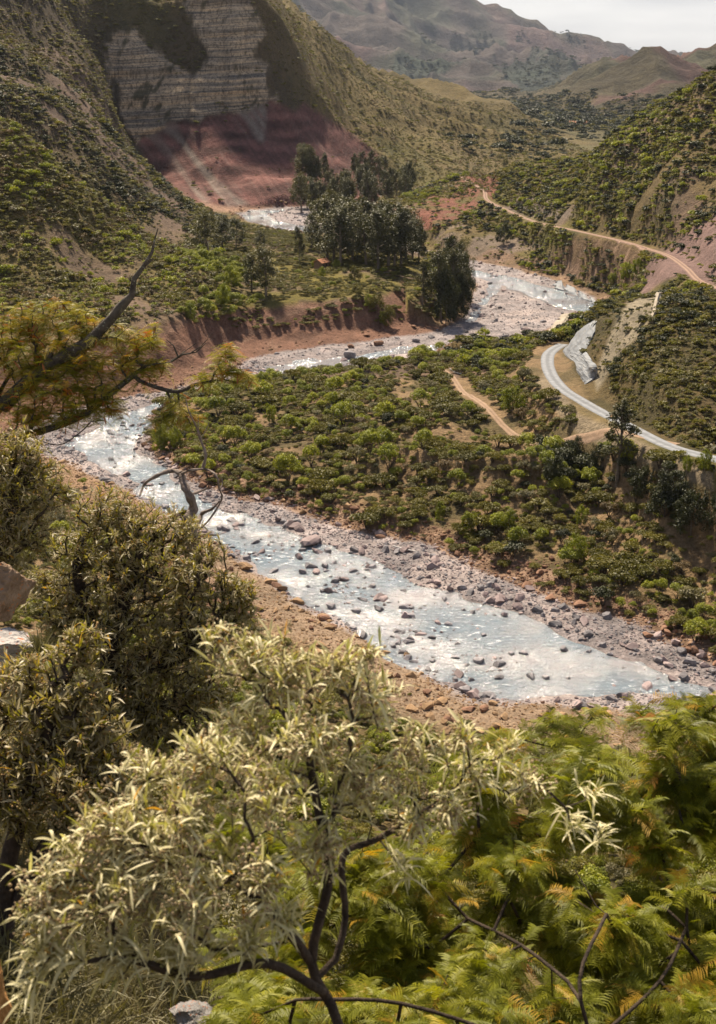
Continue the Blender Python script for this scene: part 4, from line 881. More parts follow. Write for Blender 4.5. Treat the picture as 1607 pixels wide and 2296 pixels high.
for u, v, px, k, lab in [
    (701, 1217, 74, 'pink', 'largest pinkish purple boulder at the edge of the gravel bar'), (849, 1365, 34, 'grey', 'grey angular boulder alone in midstream left of the stony shallows'),
    (998, 1343, 24, 'grey', 'pale flat boulder at the inner edge of the far gravel bar'), (1098, 1323, 28, 'grey', 'grey white boulder with pointed top on the far gravel bar'), (1061, 1372, 24, 'grey', 'light grey boulder at the waterline right of the flat pale one'),
    (1131, 1378, 32, 'pink', 'rounded pinkish boulder half in water below the far bar'), (983, 1395, 26, 'pink', 'low pinkish boulder on the small mid-river stone bar'), (924, 1362, 22, 'grey', 'small pale boulder at the head of the mid-river stone bar'),
    (968, 1428, 28, 'grey', 'grey boulder with light top below the mid-river stone bar'), (922, 1430, 24, 'grey', 'dark grey pointed boulder in open water below the stone bar'), (1086, 1423, 24, 'grey', 'yellowish grey boulder at the tail of the stone bar'),
    (1266, 1455, 34, 'grey', 'near-white topped boulder in the right channel'), (1322, 1459, 22, 'grey', 'small grey boulder just right of the white topped one'), (1122, 1489, 38, 'grey', 'blocky grey boulder in the lower mid-channel'),
    (1121, 1518, 34, 'grey', 'pale rounded boulder just below the blocky grey one'), (1193, 1518, 38, 'grey', 'broad pale boulder with pebbles trailing behind it'), (1146, 1465, 26, 'grey', 'flat white streaked boulder above the blocky one'),
    (1288, 1405, 26, 'grey', 'grey boulder pair on the far bar beside brown puddles'), (1547, 1495, 40, 'grey', 'dark blue-grey cube-like boulder on the sandy spit at far right'), (1452, 1438, 36, 'brown', 'upright reddish brown boulder under the terrace bushes'),
    (1576, 1448, 42, 'brown', 'broad brown boulder under the bushes at the right edge'), (916, 1240, 24, 'pink', 'pinkish boulder at the foot of the terrace beside a bleached log'), (1366, 1060, 26, 'tan', 'orange boulder on the scree below the tall thin tree'),
    (552, 1278, 42, 'tan', 'tan flat topped boulder on the near sandy bank by the water'), (631, 1322, 34, 'tan', 'tan boulder at the tip of the near bank'), (493, 1185, 32, 'grey', 'dark boulder in smooth water right of the dead snag'),
    (672, 1250, 32, 'pink', 'slanting reddish boulder in the upper mid-channel'), (729, 1268, 34, 'grey', 'pale grey boulder just downstream of the slanting reddish one'), (710, 1281, 32, 'pink', 'dark reddish boulder below the pale grey one'), (743, 1361, 38, 'grey', 'broad grey boulder near the middle of the glittering shallows'),
    (519, 1251, 32, 'grey', 'wet brown-grey boulder off the near bank'), (912, 1467, 34, 'tan', 'upright tan boulder at the edge of the near bank, downstream'), (680, 1156, 26, 'tan', 'tan boulder in the stony terrace foot above the pink sand'),
    (786, 801, 48, 'grey', 'large pale grey boulder by the upstream pool'), (788, 783, 28, 'brown', 'brown boulder behind the large pale one at the upstream pool'), (932, 769, 26, 'grey', 'white boulder beside the upstream riffle'), (928, 738, 20, 'brown', 'orange brown boulder stuck in the eroded earth bank'), (851, 778, 26, 'brown', 'brown boulder at the foot of the eroded bank')]:
    z0 = 0.1; x, y, _ = Z(u, v, z0); zz = float(land(np.array([x]), np.array([y]))[0])
    if zz > 1.5:
        for _ in range(6): x, y, _q = Z(u, v, zz); zz = float(land(np.array([x]), np.array([y]))[0])
    s = px * y * 1.05 / 2742 / 2
    boulder(x, y, max(zz, -.1) + s * .1, s, k, lab, 'named boulders of the river', (s * 1.15, s * 1.0, s * 1.0))
# ------------------------------------------------------------------ trees of the valley
def valley_tree(seed, h, rad, mat, trunk_h=.3, n=2600, leaf=.5, tall=True, pend=.0):
    """trunk, limbs and leafy crown of one free-standing tree, base at the origin"""
    r = random.Random(seed); rr = np.random.default_rng(seed)
    V, F = [], []; lobes = []
    lean = Vector((r.uniform(-.05, .05), r.uniform(-.05, .05), 1)) * h * .86
    tp = [Vector((0, 0, -.6)), lean * .25, lean * .5 + Vector((r.uniform(-.02, .02), r.uniform(-.02, .02), 0)) * h, lean * .8, lean]
    tube(V, F, tp, [h * .018, h * .014, h * .010, h * .006, h * .002], 7)
    nl = 13 if tall else 11
    for i in range(nl):
        f = trunk_h + (1 - trunk_h) * ((i + .5) / nl); a = i * 2.4 + r.uniform(-.5, .5)
        wd = rad * (.95 - .55 * max(0, f - .55) / .45 if tall else (1.05 - .75 * abs(f - .62))) * r.uniform(.55, 1.05)
        st = lean * min(f * .92, .97); e = lean * f + Vector((math.cos(a) * wd * .72, math.sin(a) * wd * .72, h * r.uniform(.0, .07)))
        tube(V, F, [st * .9, st * .5 + e * .5 - Vector((0, 0, h * .015)), e], [h * .006, h * .0045, h * .0015], 5)
        lobes.append((e, rad * r.uniform(.30, .52)))
    lobes.append((lean * 1.02, rad * .34))
    k = rr.integers(0, len(lobes), n); c = np.array([list(l[0]) for l in lobes])[k]; lr = np.array([l[1] for l in lobes])[k]
    d = rr.normal(size=(n, 3)); d /= np.linalg.norm(d, axis=1)[:, None]
    sub = rr.normal(size=(len(lobes), 7, 3)); sub /= np.linalg.norm(sub, axis=2)[:, :, None]; sc = sub[k, rr.integers(0, 7, n)]
    p = c + (sc * .62 + d * (rr.random(n) ** .5)[:, None] * .52) * lr[:, None] * [1, 1, 1.15]
    p[:, 2] -= pend * lr * rr.random(n)
    nn = d + rr.normal(size=(n, 3)) * .6 + [0, 0, .3]
    LV, LF = cards(p, nn, leaf * rr.uniform(.6, 1.4, n), rr, .5)
    tint = np.clip(.45 + .35 * (rr.random(len(lobes))[k] - .5) * 2 + .2 * rr.normal(size=n), 0, 1)
    return (V, F), (LV, LF, np.repeat(tint, 4))
M_BARK = solid_mat('pale_bark', (.10, .075, .055), (.26, .21, .16), 3)
TREEM = {}
def tree_kind(key, name_mat, variants, **kw):
    lst = []
    for j in range(variants):
        (V, F), (LV, LF, T) = valley_tree(kw.pop('seed', 0) + 17 * j + len(key) * 101, mat=name_mat, **kw)
        a = mesh_obj('trunk', V, F, M_BARK, smooth=True); b = leafy('crown', LV, LF, T, name_mat); unlink(a); unlink(b); lst.append((a, b))
    TREEM[key] = lst
tree_kind('euc', M_EUC, 5, h=10, rad=2.6, trunk_h=.30, n=5200, leaf=.23, pend=.6)
tree_kind('tall', M_EUC, 3, h=10, rad=1.6, trunk_h=.38, n=3000, leaf=.22, pend=.5)
tree_kind('round', M_OLIVE, 3, h=10, rad=6.6, trunk_h=.42, n=5200, leaf=.5, tall=False)
tree_kind('leafy', M_BRIGHT, 3, h=10, rad=5.0, trunk_h=.25, n=4200, leaf=.5, tall=False)
tree_kind('darkr', M_DARK, 3, h=10, rad=5.2, trunk_h=.22, n=4600, leaf=.5, tall=False)
def ground_at(u, v, z0=2): return hit(u, v, 110)
def plant(kind, u, vb, vt, label, cat='tree', grp=None, name=None, wide=1.0, z0=6, nm=None, Yfix=None):
    if Yfix: x, y, _q = P(u, vb, Yfix); z = float(land(np.array([x]), np.array([y]))[0])
    else: x, y, z = ground_at(u, vb, z0)
    e_top = ray(u, vt)[1]; h = max(2.0, CAM_H + e_top * y - z)
    e = empty(name or 'tree', (x, y, z - .1)); s = h / 10 / .97
    e.scale = (s * wide, s * wide, s); e.rotation_euler = (0, 0, random.uniform(0, 6.28))
    a, b = random.choice(TREEM[kind])
    for src, nm_ in ((a, 'trunk'), (b, 'crown')):
        c = src.copy(); c.name = nm_; scene.collection.objects.link(c); c.parent = e
    return tag(e, label, cat, grp)
G_E = 'eucalypts of the river grove'
for u, vb, vt, wd, lab in [
    (700, 560, 470, .8, 'slender tree at the left end of the grove by the upstream gravel'), (672, 590, 505, .55, 'thin sparse tree behind the orange roofed hut'),
    (735, 585, 432, 1.0, 'tall dark tree left of centre in the grove'), (765, 598, 455, 1.1, 'dark tree behind the round topped thorn tree'), (790, 590, 440, 1.0, 'tallest dark tree in the middle of the grove'),
    (822, 600, 470, .9, 'dark tree with bare slim trunk in the centre of the grove'), (848, 605, 462, 1.0, 'dark tree right of centre in the grove, trunk showing below'), (872, 600, 452, 1.0, 'broad crowned dark tree near the right end of the grove'),
    (900, 600, 470, 1.15, 'dark spreading tree at the right end of the grove'), (925, 585, 478, .9, 'outermost dark tree of the grove, leaning over the river'), (755, 560, 425, .8, 'dark tree standing behind the middle of the grove'), (885, 560, 455, .9, 'dark tree behind the right end of the grove'),
    (805, 560, 448, .9, 'dark tree at the back of the grove, mostly hidden'), (712, 530, 440, .8, 'tree at the back left of the grove'),
    (750, 592, 470, 1.1, 'rounded lower tree near the left front of the grove'), (835, 585, 445, 1.1, 'full crowned tree just right of the tallest one in the grove'), (862, 575, 440, 1.0, 'tall narrow tree towards the right of the grove'), (912, 590, 455, 1.0, 'tall tree second from the river side of the grove'), (940, 590, 500, .9, 'small dark tree at the river end of the grove'), (780, 575, 432, 1.0, 'tall tree just left of the tallest one in the grove'), (885, 600, 500, 1.2, 'low bushy tree at the foot of the right half of the grove')]:
    plant('euc', u, vb, vt, lab, 'tree', G_E, 'eucalyptus_tree', wd * 1.4, 8)
for u, vb, vt, wd, lab in [
    (990, 722, 560, 1.25, 'big dark tree at the front left of the clump by the river bend'), (1020, 712, 548, 1.25, 'biggest dark tree of the clump on the river bend'), (1005, 690, 522, 1.1, 'tallest dark tree of the clump on the river bend'),
    (1040, 690, 560, 1.0, 'dark tree at the water side of the clump on the bend'), (1030, 665, 530, 1.0, 'dark tree at the back of the clump on the bend'), (1000, 730, 610, 1.3, 'low bushy dark tree at the foot of the clump on the bend'), (1035, 720, 620, 1.2, 'low bushy dark tree overhanging the gravel at the bend')]:
    plant('euc' if vt < 600 else 'darkr', u, vb, vt, lab, 'tree', 'dark trees clumped on the river bend', 'eucalyptus_tree', wd * .85 if vt < 600 else .55, 8)
plant('tall', 948, 685, 580, 'thin lone tree with bare trunk left of the dark clump', 'tree', None, 'slender_tree', 1.0, 8)
for u, vb, vt, wd, lab in [(470, 575, 470, 1.3, 'dark rounded tree at the left of the group beside the hill foot'), (500, 565, 480, 1.2, 'dark tree in the middle of the group beside the hill foot'), (530, 560, 487, 1.2, 'dark tree at the right of the group beside the hill foot'),
                           (585, 560, 512, 1.3, 'grey-green tree behind the big dark tree on the flat'), (598, 665, 545, 1.3, 'big dark tree on the left of the olive flat'), (565, 655, 562, 1.2, 'dark tree merging into the left side of the big dark tree')]:
    plant('euc', u, vb, vt, lab, 'tree', 'dark trees at the left of the river flat', 'dark_tree', wd * 1.15, 8)
for u, vb, vt, w_, lab in [(795, 632, 598, .8, 'umbrella shaped olive thorn tree below the grove'), (845, 700, 662, .8, 'dome shaped olive thorn tree in the middle of the flat'), (872, 732, 690, .75, 'rusty topped round tree on the edge of the earth bank'), (800, 665, 640, 1.0, 'low wide olive thorn tree on the flat'),
                           (1133, 372, 357, .9, 'dark dome of a tree on the saddle beyond the dirt road')]:
    plant('round', u, vb, vt, lab, 'tree', None, 'thorn_tree', w_, 8)
for u, vb, vt, w_, lab in [(755, 605, 582, .9, 'bright green bushy tree right of the orange roofed hut'), (722, 625, 600, .9, 'bright green bush in front of the orange roofed hut'), (705, 600, 584, .9, 'bright green bush left of the orange roofed hut'), (828, 690, 660, .8, 'bright green tree left of the dome shaped thorn tree'), (860, 730, 700, .8, 'bright green bush beside the rusty topped tree'),
                           (430, 722, 683, 1.0, 'bright green leafy tree on the brink of the earth bank'), (1130, 548, 502, .9, 'large dark green tree below the dirt road'), (1430, 620, 580, .8, 'bright green tree at the edge of the purple scree'), (1405, 632, 590, .8, 'bright green tree beside the purple scree, next to its twin'), (1375, 640, 612, .9, 'bright green bush uphill of the white river rock'),
                           (520, 650, 600, .8, 'light green leafy tree at the foot of the left hill'), (500, 690, 640, .8, 'light green tree below its twin at the foot of the left hill')]:
    plant('leafy' if '1130' not in str(u) else 'darkr', u, vb, vt, lab, 'tree', None, 'leafy_tree', w_, 8)
# trees among the near terrace shrubs
for k, u, vb, vt, w_, lab in [('tall', 1385, 1082, 888, 1.5, 'tall thin tree with long bare trunk below the grey road'), ('leafy', 1150, 925, 868, 1.0, 'small tree with dark forked trunk right of the sandy path'), ('leafy', 605, 950, 908, .8, 'bright green tree on the upper left of the terrace'),
                              ('leafy', 360, 1012, 955, .75, 'bright green bushy tree at the left tip of the terrace'), ('leafy', 395, 1005, 960, .75, 'bright green bushy tree beside the one at the left tip'), ('leafy', 988, 1165, 1128, .7, 'pale feathery tree left of a sandy clearing'), ('leafy', 1052, 1195, 1148, .9, 'rounded bright tree on the middle of the terrace'),
                              ('leafy', 1140, 1195, 1148, .8, 'round headed bright tree with visible stem beside a clearing'), ('leafy', 1302, 1180, 1135, .8, 'pale green round tree among the right hand clearings'), ('leafy', 1290, 1262, 1200, .8, 'yellow-green broad tree low on the right of the terrace'), ('darkr', 1240, 1095, 1030, .9, 'dark tree under the step of the terrace'), ('darkr', 1440, 1115, 1048, .9, 'dark tree in the hollow under the road'),
                              ('darkr', 1490, 1160, 1070, .9, 'big dark green tree in the hollow under the road'), ('leafy', 1405, 1040, 985, .8, 'light green tree behind the tall thin one'), ('darkr', 1550, 1200, 1105, .9, 'dark tree at the right edge of the hollow'), ('leafy', 1540, 1060, 1022, .7, 'green tree between the hollow and the grey road'), ('darkr', 1610, 1180, 1110, .9, 'dark leafy tree cut by the right edge'),
                              ('darkr', 1340, 1050, 1000, .8, 'dark bush at the top of the hollow'), ('leafy', 1580, 1060, 1010, .7, 'pale green tree just below the grey road'), ('darkr', 1290, 1040, 985, .8, 'dark tree on the bank beside the footpath')]:
    plant(k, u, vb, vt, lab, 'tree', 'trees standing among the terrace shrubs', 'terrace_tree', w_, 7)
# far wood at the foot of the red slope: single trees as far as they can be told apart
rw = random.Random(9)
WOODU = [(rw.uniform(675, 940), 0) for _ in range(54)]
for i, (u, _z) in enumerate(WOODU):
    vb = 478 - (u - 675) * .22 + rw.uniform(-14, 10); Y = rw.uniform(560, 640); x = ray(u, vb)[0] * Y; z = float(land(np.array([x]), np.array([Y]))[0])
    h = rw.uniform(11, 19); e = empty('far_tree', (x, Y, z - .2)); s = h / 10; e.scale = (s * 1.15, s * 1.15, s); e.rotation_euler = (0, 0, rw.uniform(0, 6.28))
    a, b = rw.choice(TREEM['tall'] + TREEM['euc'])
    for src, nm_ in ((a, 'trunk'), (b, 'crown')):
        c = src.copy(); c.name = nm_; scene.collection.objects.link(c); c.parent = e
    number_later(e, 'tall dark' if h > 15 else 'short dark', 'tree', 'in the wood below the red slope', x, Y, z, 'trees of the wood under the red slope')
for i in range(26):
    u, v = rw.uniform(690, 775), rw.uniform(345, 450); Y = 575 + (450 - v) * .55; x = ray(u, v)[0] * Y; z = float(land(np.array([x]), np.array([Y]))[0])
    e = empty('far_tree', (x, Y, z - .2)); s = rw.uniform(.45, .9); e.scale = (s, s, s); a, b = rw.choice(TREEM['euc'])
    for src, nm_ in ((a, 'trunk'), (b, 'crown')):
        c = src.copy(); c.name = nm_; scene.collection.objects.link(c); c.parent = e
    number_later(e, 'small', 'tree', 'climbing the red slope above the wood', x, Y, z, 'trees on the red slope')
# far valley floor: woods seen as a mass
def pk_v(x, y, z, u, v, sb, rd, bw): return (y > 800) & (z < 20) & (fbm(x / 70, y / 160, 3, 93) > -.02) & (u > 900)
hill_scrub('valley_floor_trees', 'distant trees lining the valley floor', 9000, 60, 1000, 820, 3000, pk_v, 4.5, SMALL['dark'], 3, ['mat'], 410)
def pk_m(x, y, z, u, v, sb, rd, bw): return (y > 3000) & (fbm(x / 180 + 3, y / 320, 5, 95) > .14) & (z < 230)
hill_scrub('mountain_woods', 'dark patches of wood on the distant mountain', 60000, -1600, 2600, 3000, 6500, pk_m, 5.5, SMALL['dark'], 3, ['mat'], 411)

def pk_mid(x, y, z, u, v, sb, rd, bw): return (y > 1200) & (y < 3000) & (u > 1000) & (z < 32) & (fbm(x / 60 + 2, y / 110, 4, 97) > .10 - .3 * (z < 12))
hill_scrub('middle_hills_scrub', 'dark scrub and trees in the folds of the middle distance hills', 60000, 150, 1100, 1200, 3000, pk_mid, 3.6, SMALL['dark'] + SMALL['mat'], 3, ['mat', 'bright'], 412)
# ------------------------------------------------------------------ small built things
def boxm(V, F, cx, cy, cz, sx, sy, sz):
    b = len(V)
    for dx in (-1, 1):
        for dy in (-1, 1):
            for dz in (-1, 1): V.append((cx + dx * sx / 2, cy + dy * sy / 2, cz + dz * sz / 2))
    for f in ((0, 1, 3, 2), (4, 6, 7, 5), (0, 4, 5, 1), (2, 3, 7, 6), (0, 2, 6, 4), (1, 5, 7, 3)): F.append(tuple(b + i for i in f))
M_WALL = solid_mat('adobe_wall', (.20, .12, .08), (.34, .22, .15), 2); M_TILE = solid_mat('clay_tiles', (.25, .10, .055), (.42, .21, .12), 4); M_WHITE = solid_mat('white_paint', (.66, .65, .62), (.8, .79, .76), 2)
M_GAP = solid_mat('dark_opening', (.015, .012, .01), (.03, .025, .02), 3); M_WOOD = solid_mat('weathered_timber', (.24, .17, .12), (.45, .34, .25), 6)
def hut(u, v, Y, w_, d_, h_, roof, wall, label, name='hut', rot=.4, z0=7):
    if Y: x, y = P(u, v, Y)[:2]; z = float(land(np.array([x]), np.array([y]))[0])
    else: x, y, z = ground_at(u, v, z0)
    e = empty(name, (x, y, z)); e.rotation_euler = (0, 0, rot)
    V, F = [], []; boxm(V, F, 0, 0, h_ * .5 - .3, w_, d_, h_ + .6); b = len(V)
    V += [(-w_ / 2, -d_ / 2, h_), (-w_ / 2, d_ / 2, h_), (-w_ / 2, 0, h_ * 1.42), (w_ / 2, -d_ / 2, h_), (w_ / 2, d_ / 2, h_), (w_ / 2, 0, h_ * 1.42)]
    F += [(b, b + 2, b + 1), (b + 3, b + 4, b + 5)]; mesh_obj('wall', V, F, wall, e)
    V, F = [], []; o_ = .35; t_ = .14
    for sy in (-1, 1):
        b = len(V)
        for dz in (0, t_):
            V += [(-w_ / 2 - o_, sy * (d_ / 2 + o_), h_ - .12 + dz), (w_ / 2 + o_, sy * (d_ / 2 + o_), h_ - .12 + dz), (w_ / 2 + o_, sy * .0, h_ * 1.44 + dz), (-w_ / 2 - o_, sy * .0, h_ * 1.44 + dz)]
        F += [(b, b + 1, b + 2, b + 3), (b + 4, b + 7, b + 6, b + 5), (b, b + 4, b + 5, b + 1), (b + 1, b + 5, b + 6, b + 2), (b + 3, b + 2, b + 6, b + 7), (b, b + 3, b + 7, b + 4)]
    mesh_obj('roof', V, F, roof, e)
    V, F = [], []; boxm(V, F, w_ * .1, -d_ / 2 - .03, h_ * .36, w_ * .16, .08, h_ * .72); mesh_obj('door', V, F, M_GAP, e)
    V, F = [], []; boxm(V, F, -w_ * .25, -d_ / 2 - .03, h_ * .55, w_ * .14, .08, h_ * .26); mesh_obj('window', V, F, M_GAP, e)
    return tag(e, label, 'house')
hut(722, 603, None, 3.2, 2.8, 1.9, M_TILE, M_WALL, 'small hut with orange tiled roof among bright bushes on the river flat', 'hut', .9)
hut(1296, 281, 1350, 20, 9, 3.5, M_TILE, M_WALL, 'long low farmhouse with red roof on the far valley floor', 'farmhouse', .1)
hut(1184, 226, 2300, 20, 8, 2.5, M_WOOD, M_WHITE, 'long white building far up the valley', 'long_building', .05)
hut(1099, 207, 2800, 16, 9, 4, M_WHITE, M_WHITE, 'tiny pale house near the foot of the distant mountain', 'farmhouse', .1)
x, y, _ = P(1308, 276, 1350); z = float(land(np.array([x]), np.array([y]))[0])
V, F = [], []; tube(V, F, [(0, 0, -.5), (0, 0, 5.0), (0, 0, 6.2), (0, 0, 6.6)], [2.2, 2.2, 1.3, .1], 14); e = mesh_obj('silo', V, F, M_WHITE, smooth=True); e.location = (x, y, z); tag(e, 'round white silo beside the red roofed farmhouse', 'silo')
# timber rail above the far bank
x, y, z = ground_at(1232, 618, 6); e = empty('timber_barrier', (x, y, z))
for px_, nm in ((-2.3, 'post'), (2.2, 'post')):
    V, F = [], []; boxm(V, F, px_, 0, .5, .22, .22, 2.4); mesh_obj(nm, V, F, M_WOOD, e)
V, F = [], []; tube(V, F, [(-2.8, -.22, 1.75), (0, -.22, 1.5), (2.8, -.22, 1.2)], [.17, .16, .15], 7); mesh_obj('rail', V, F, M_WOOD, e); tag(e, 'pale timber rail on posts above the far river bank', 'barrier')
# white pipe beside the footpath, bleached log at the terrace foot
x, y, z = ground_at(1024, 838, 5); V, F = [], []; tube(V, F, [(-1.3, .6, .9), (-.6, .2, .35), (0, 0, .18), (1.0, -.4, .12)], [.12, .12, .12, .12], 8); o = mesh_obj('pipe', V, F, M_WHITE, smooth=True); o.location = (x, y, z); tag(o, 'bent white pipe lying beside the start of the sandy path', 'pipe')
x, y, z = ground_at(910, 1237, 1.5); V, F = [], []; tube(V, F, [(-1.6, .9, .35), (-.5, .3, .25), (.4, -.2, .22), (1.5, -.8, .2)], [.10, .12, .12, .07], 7); o = mesh_obj('log', V, F, solid_mat('bleached_wood', (.36, .33, .31), (.6, .57, .54), 4), smooth=True); o.location = (x, y, z + .1); tag(o, 'bleached log lying on the stones below the terrace', 'log')

# ------------------------------------------------------------------ pale rock slabs
def slab(name, left, right, thick, mat, label, seed):
    """tilted plate of rock between two edges, with a broken rim, bedding steps and real thickness"""
    n, m = 34, 16
    Lp = np.array(smooth_line(left, 10)); Rp = np.array(smooth_line(right, 10))
    def rs(p): t = np.linspace(0, 1, len(p)); return np.column_stack([np.interp(np.linspace(0, 1, n), t, p[:, k]) for k in range(3)])
    Lp, Rp = rs(Lp), rs(Rp); q = np.linspace(0, 1, m)
    G = Lp[:, None] * (1 - q)[None, :, None] + Rp[:, None] * q[None, :, None]
    e1 = np.gradient(G, axis=0); e2 = np.gradient(G, axis=1); nn = np.cross(e1, e2).mean((0, 1)); nn /= np.linalg.norm(nn)
    if nn @ (np.array([0, 0, CAM_H]) - G.mean((0, 1))) < 0: nn = -nn
    W_ = np.linalg.norm(Lp - Rp, axis=1).mean(); a = np.linspace(0, 1, n)[:, None] * np.linalg.norm(Lp[-1] - Lp[0]); b = q[None] * W_
    bump = .10 * np.floor(3 * (noise(a / 5 + 0 * b, b / 2.2 + a / 9, seed) + 1)) / 1.5 + .07 * noise(a / 1.2 + 0 * b, b / 1.2, seed + 1)
    rim = np.minimum(np.minimum(q, 1 - q)[None] * 6, np.minimum(np.linspace(0, 1, n), np.linspace(1, 0, n))[:, None] * 12).clip(0, 1)
    side = (Rp - Lp) / np.linalg.norm(Rp - Lp, axis=1)[:, None]
    top = G + nn * (thick * (.25 + .75 * rim) + bump * rim)[..., None] + side[:, None] * ((1 - rim) * 1.1 * noise(a / 1.5 + 0 * b, b, seed + 2))[..., None]
    bot = G - nn * thick * 1.5
    V = np.concatenate([top.reshape(-1, 3), bot.reshape(-1, 3)]); ii = np.arange(n * m).reshape(n, m); F = []
    for i in range(n - 1):
        for j in range(m - 1): F.append((ii[i, j], ii[i, j + 1], ii[i + 1, j + 1], ii[i + 1, j]))
    rimi = list(ii[0, :]) + list(ii[1:, -1]) + list(ii[-1, :-1][::-1]) + list(ii[1:-1, 0][::-1])
    for p, r in zip(rimi, rimi[1:] + rimi[:1]): F.append((p, r, r + n * m, p + n * m))
    F.append(tuple(int(p) + n * m for p in rimi[::-1]))
    return tag(mesh_obj(name, V, [tuple(int(k) for k in f) for f in F], mat), label, 'rock')
M_SLAB = solid_mat('pale_slate', (.13, .14, .155), (.29, .30, .315), .35, .7, .9, 'Object', .4, (4, .56, (.17, .16, .15)))
M_SLAB2 = solid_mat('cream_rock', (.24, .20, .15), (.38, .33, .26), .5, .9, .9)
def on_plane(uvs, y0=140, up=.5, steep=None):
    """3-D points of a flat rock face: plane through the ground seen inside the outline"""
    uv = np.array(uvs, float); c = uv.mean(0); H_ = np.array([hit(*(c + (p - c) * k), y0) for p in uv for k in (.3, .65, .95)])
    med = np.median(H_[:, 1]); H_ = H_[np.abs(H_[:, 1] - med) < 14]; A_ = np.column_stack([H_[:, 0], H_[:, 2], np.ones(len(H_))]); co, *_r = np.linalg.lstsq(A_, H_[:, 1], rcond=None)
    def f(u, v):
        a, e = ray(u, v); Y = (co[2] + co[1] * CAM_H) / (1 - co[0] * a - co[1] * e); Y = float(np.clip(Y, med - 16, med + 16)) - up; return (a * Y, Y, CAM_H + e * Y)
    return f
def flat_rock(name, left, right, mat, label, seed, y0=140, thick=.2, up=.9):
    f = on_plane(left + right, y0, up); return slab(name, [f(*p) for p in left], [f(*p) for p in right], thick, mat, label, seed)
flat_rock('rock_slab', [(1333, 716), (1303, 739), (1278, 769), (1264, 794), (1283, 812), (1293, 836), (1316, 860)], [(1340, 720), (1332, 745), (1322, 768), (1316, 786), (1324, 806), (1337, 822), (1336, 846)], M_SLAB, 'big pale grey-white rock slab tilting up behind the grey road', 3)
flat_rock('rock_slab', [(1262, 704), (1245, 722), (1226, 750)], [(1282, 703), (1264, 730), (1240, 753)], M_SLAB2, 'cream coloured rock face at the tip of the near hill', 9)
flat_rock('rock_slab', [(1476, 656), (1468, 685), (1459, 718)], [(1483, 656), (1476, 690), (1465, 722)], M_SLAB2, 'thin pale rock rib on the crest of the near hill', 15)
for i, (pp, lab) in enumerate([([(1248, 632), (1244, 646), (1262, 630), (1266, 652)], 'leftmost of the white rocks along the far bank'), ([(1268, 640), (1272, 658), (1288, 646), (1298, 666)], 'white rock in the middle of the far bank row'), ([(1296, 654), (1302, 672), (1314, 662), (1328, 680)], 'white rock next to the last in the far bank row'), ([(1322, 668), (1330, 686), (1334, 674), (1344, 689)], 'last white rock of the far bank row, downstream')]):
    flat_rock('bank_rock', pp[:2], pp[2:], M_SLAB, lab, 21 + i, 250, .4, .6)

# ------------------------------------------------------------------ foreground plants
def leaves(base, dirs, L, W, r, rows=4, fold=.35, droop=.35):
    """long narrow leaves: curved blades with a folded midrib"""
    n = len(base); dirs = dirs / (np.linalg.norm(dirs, axis=1)[:, None] + 1e-9)
    up = np.tile(np.array([0, 0, 1.0]), (n, 1)) + r.normal(size=(n, 3)) * .45
    side = np.cross(dirs, up); side /= (np.linalg.norm(side, axis=1)[:, None] + 1e-9); nn = np.cross(side, dirs)
    ts = np.linspace(0, 1, rows); wp = np.interp(ts, [0, .15, .45, .8, 1], [.25, .75, 1, .65, .04])
    V = np.zeros((n, rows, 3, 3)); dr = (droop * r.uniform(.2, 1.6, n))[:, None]
    for i, (t, wv) in enumerate(zip(ts, wp)):
        c = base + dirs * (L * t)[:, None] + np.array([0, 0, -1.0]) * dr * (L * t * t)[:, None]
        V[:, i, 1] = c
        V[:, i, 0] = c + side * (W * wv * .5)[:, None] + nn * (W * wv * fold * .5)[:, None]
        V[:, i, 2] = c - side * (W * wv * .5)[:, None] + nn * (W * wv * fold * .5)[:, None]
    k = rows * 3; ii = np.arange(n)[:, None] * k; F = []
    for i in range(rows - 1):
        for j in range(2): F.append(ii + np.array([i * 3 + j, i * 3 + j + 1, (i + 1) * 3 + j + 1, (i + 1) * 3 + j]))
    return V.reshape(-1, 3), np.stack(F, 1).reshape(-1, 4), k
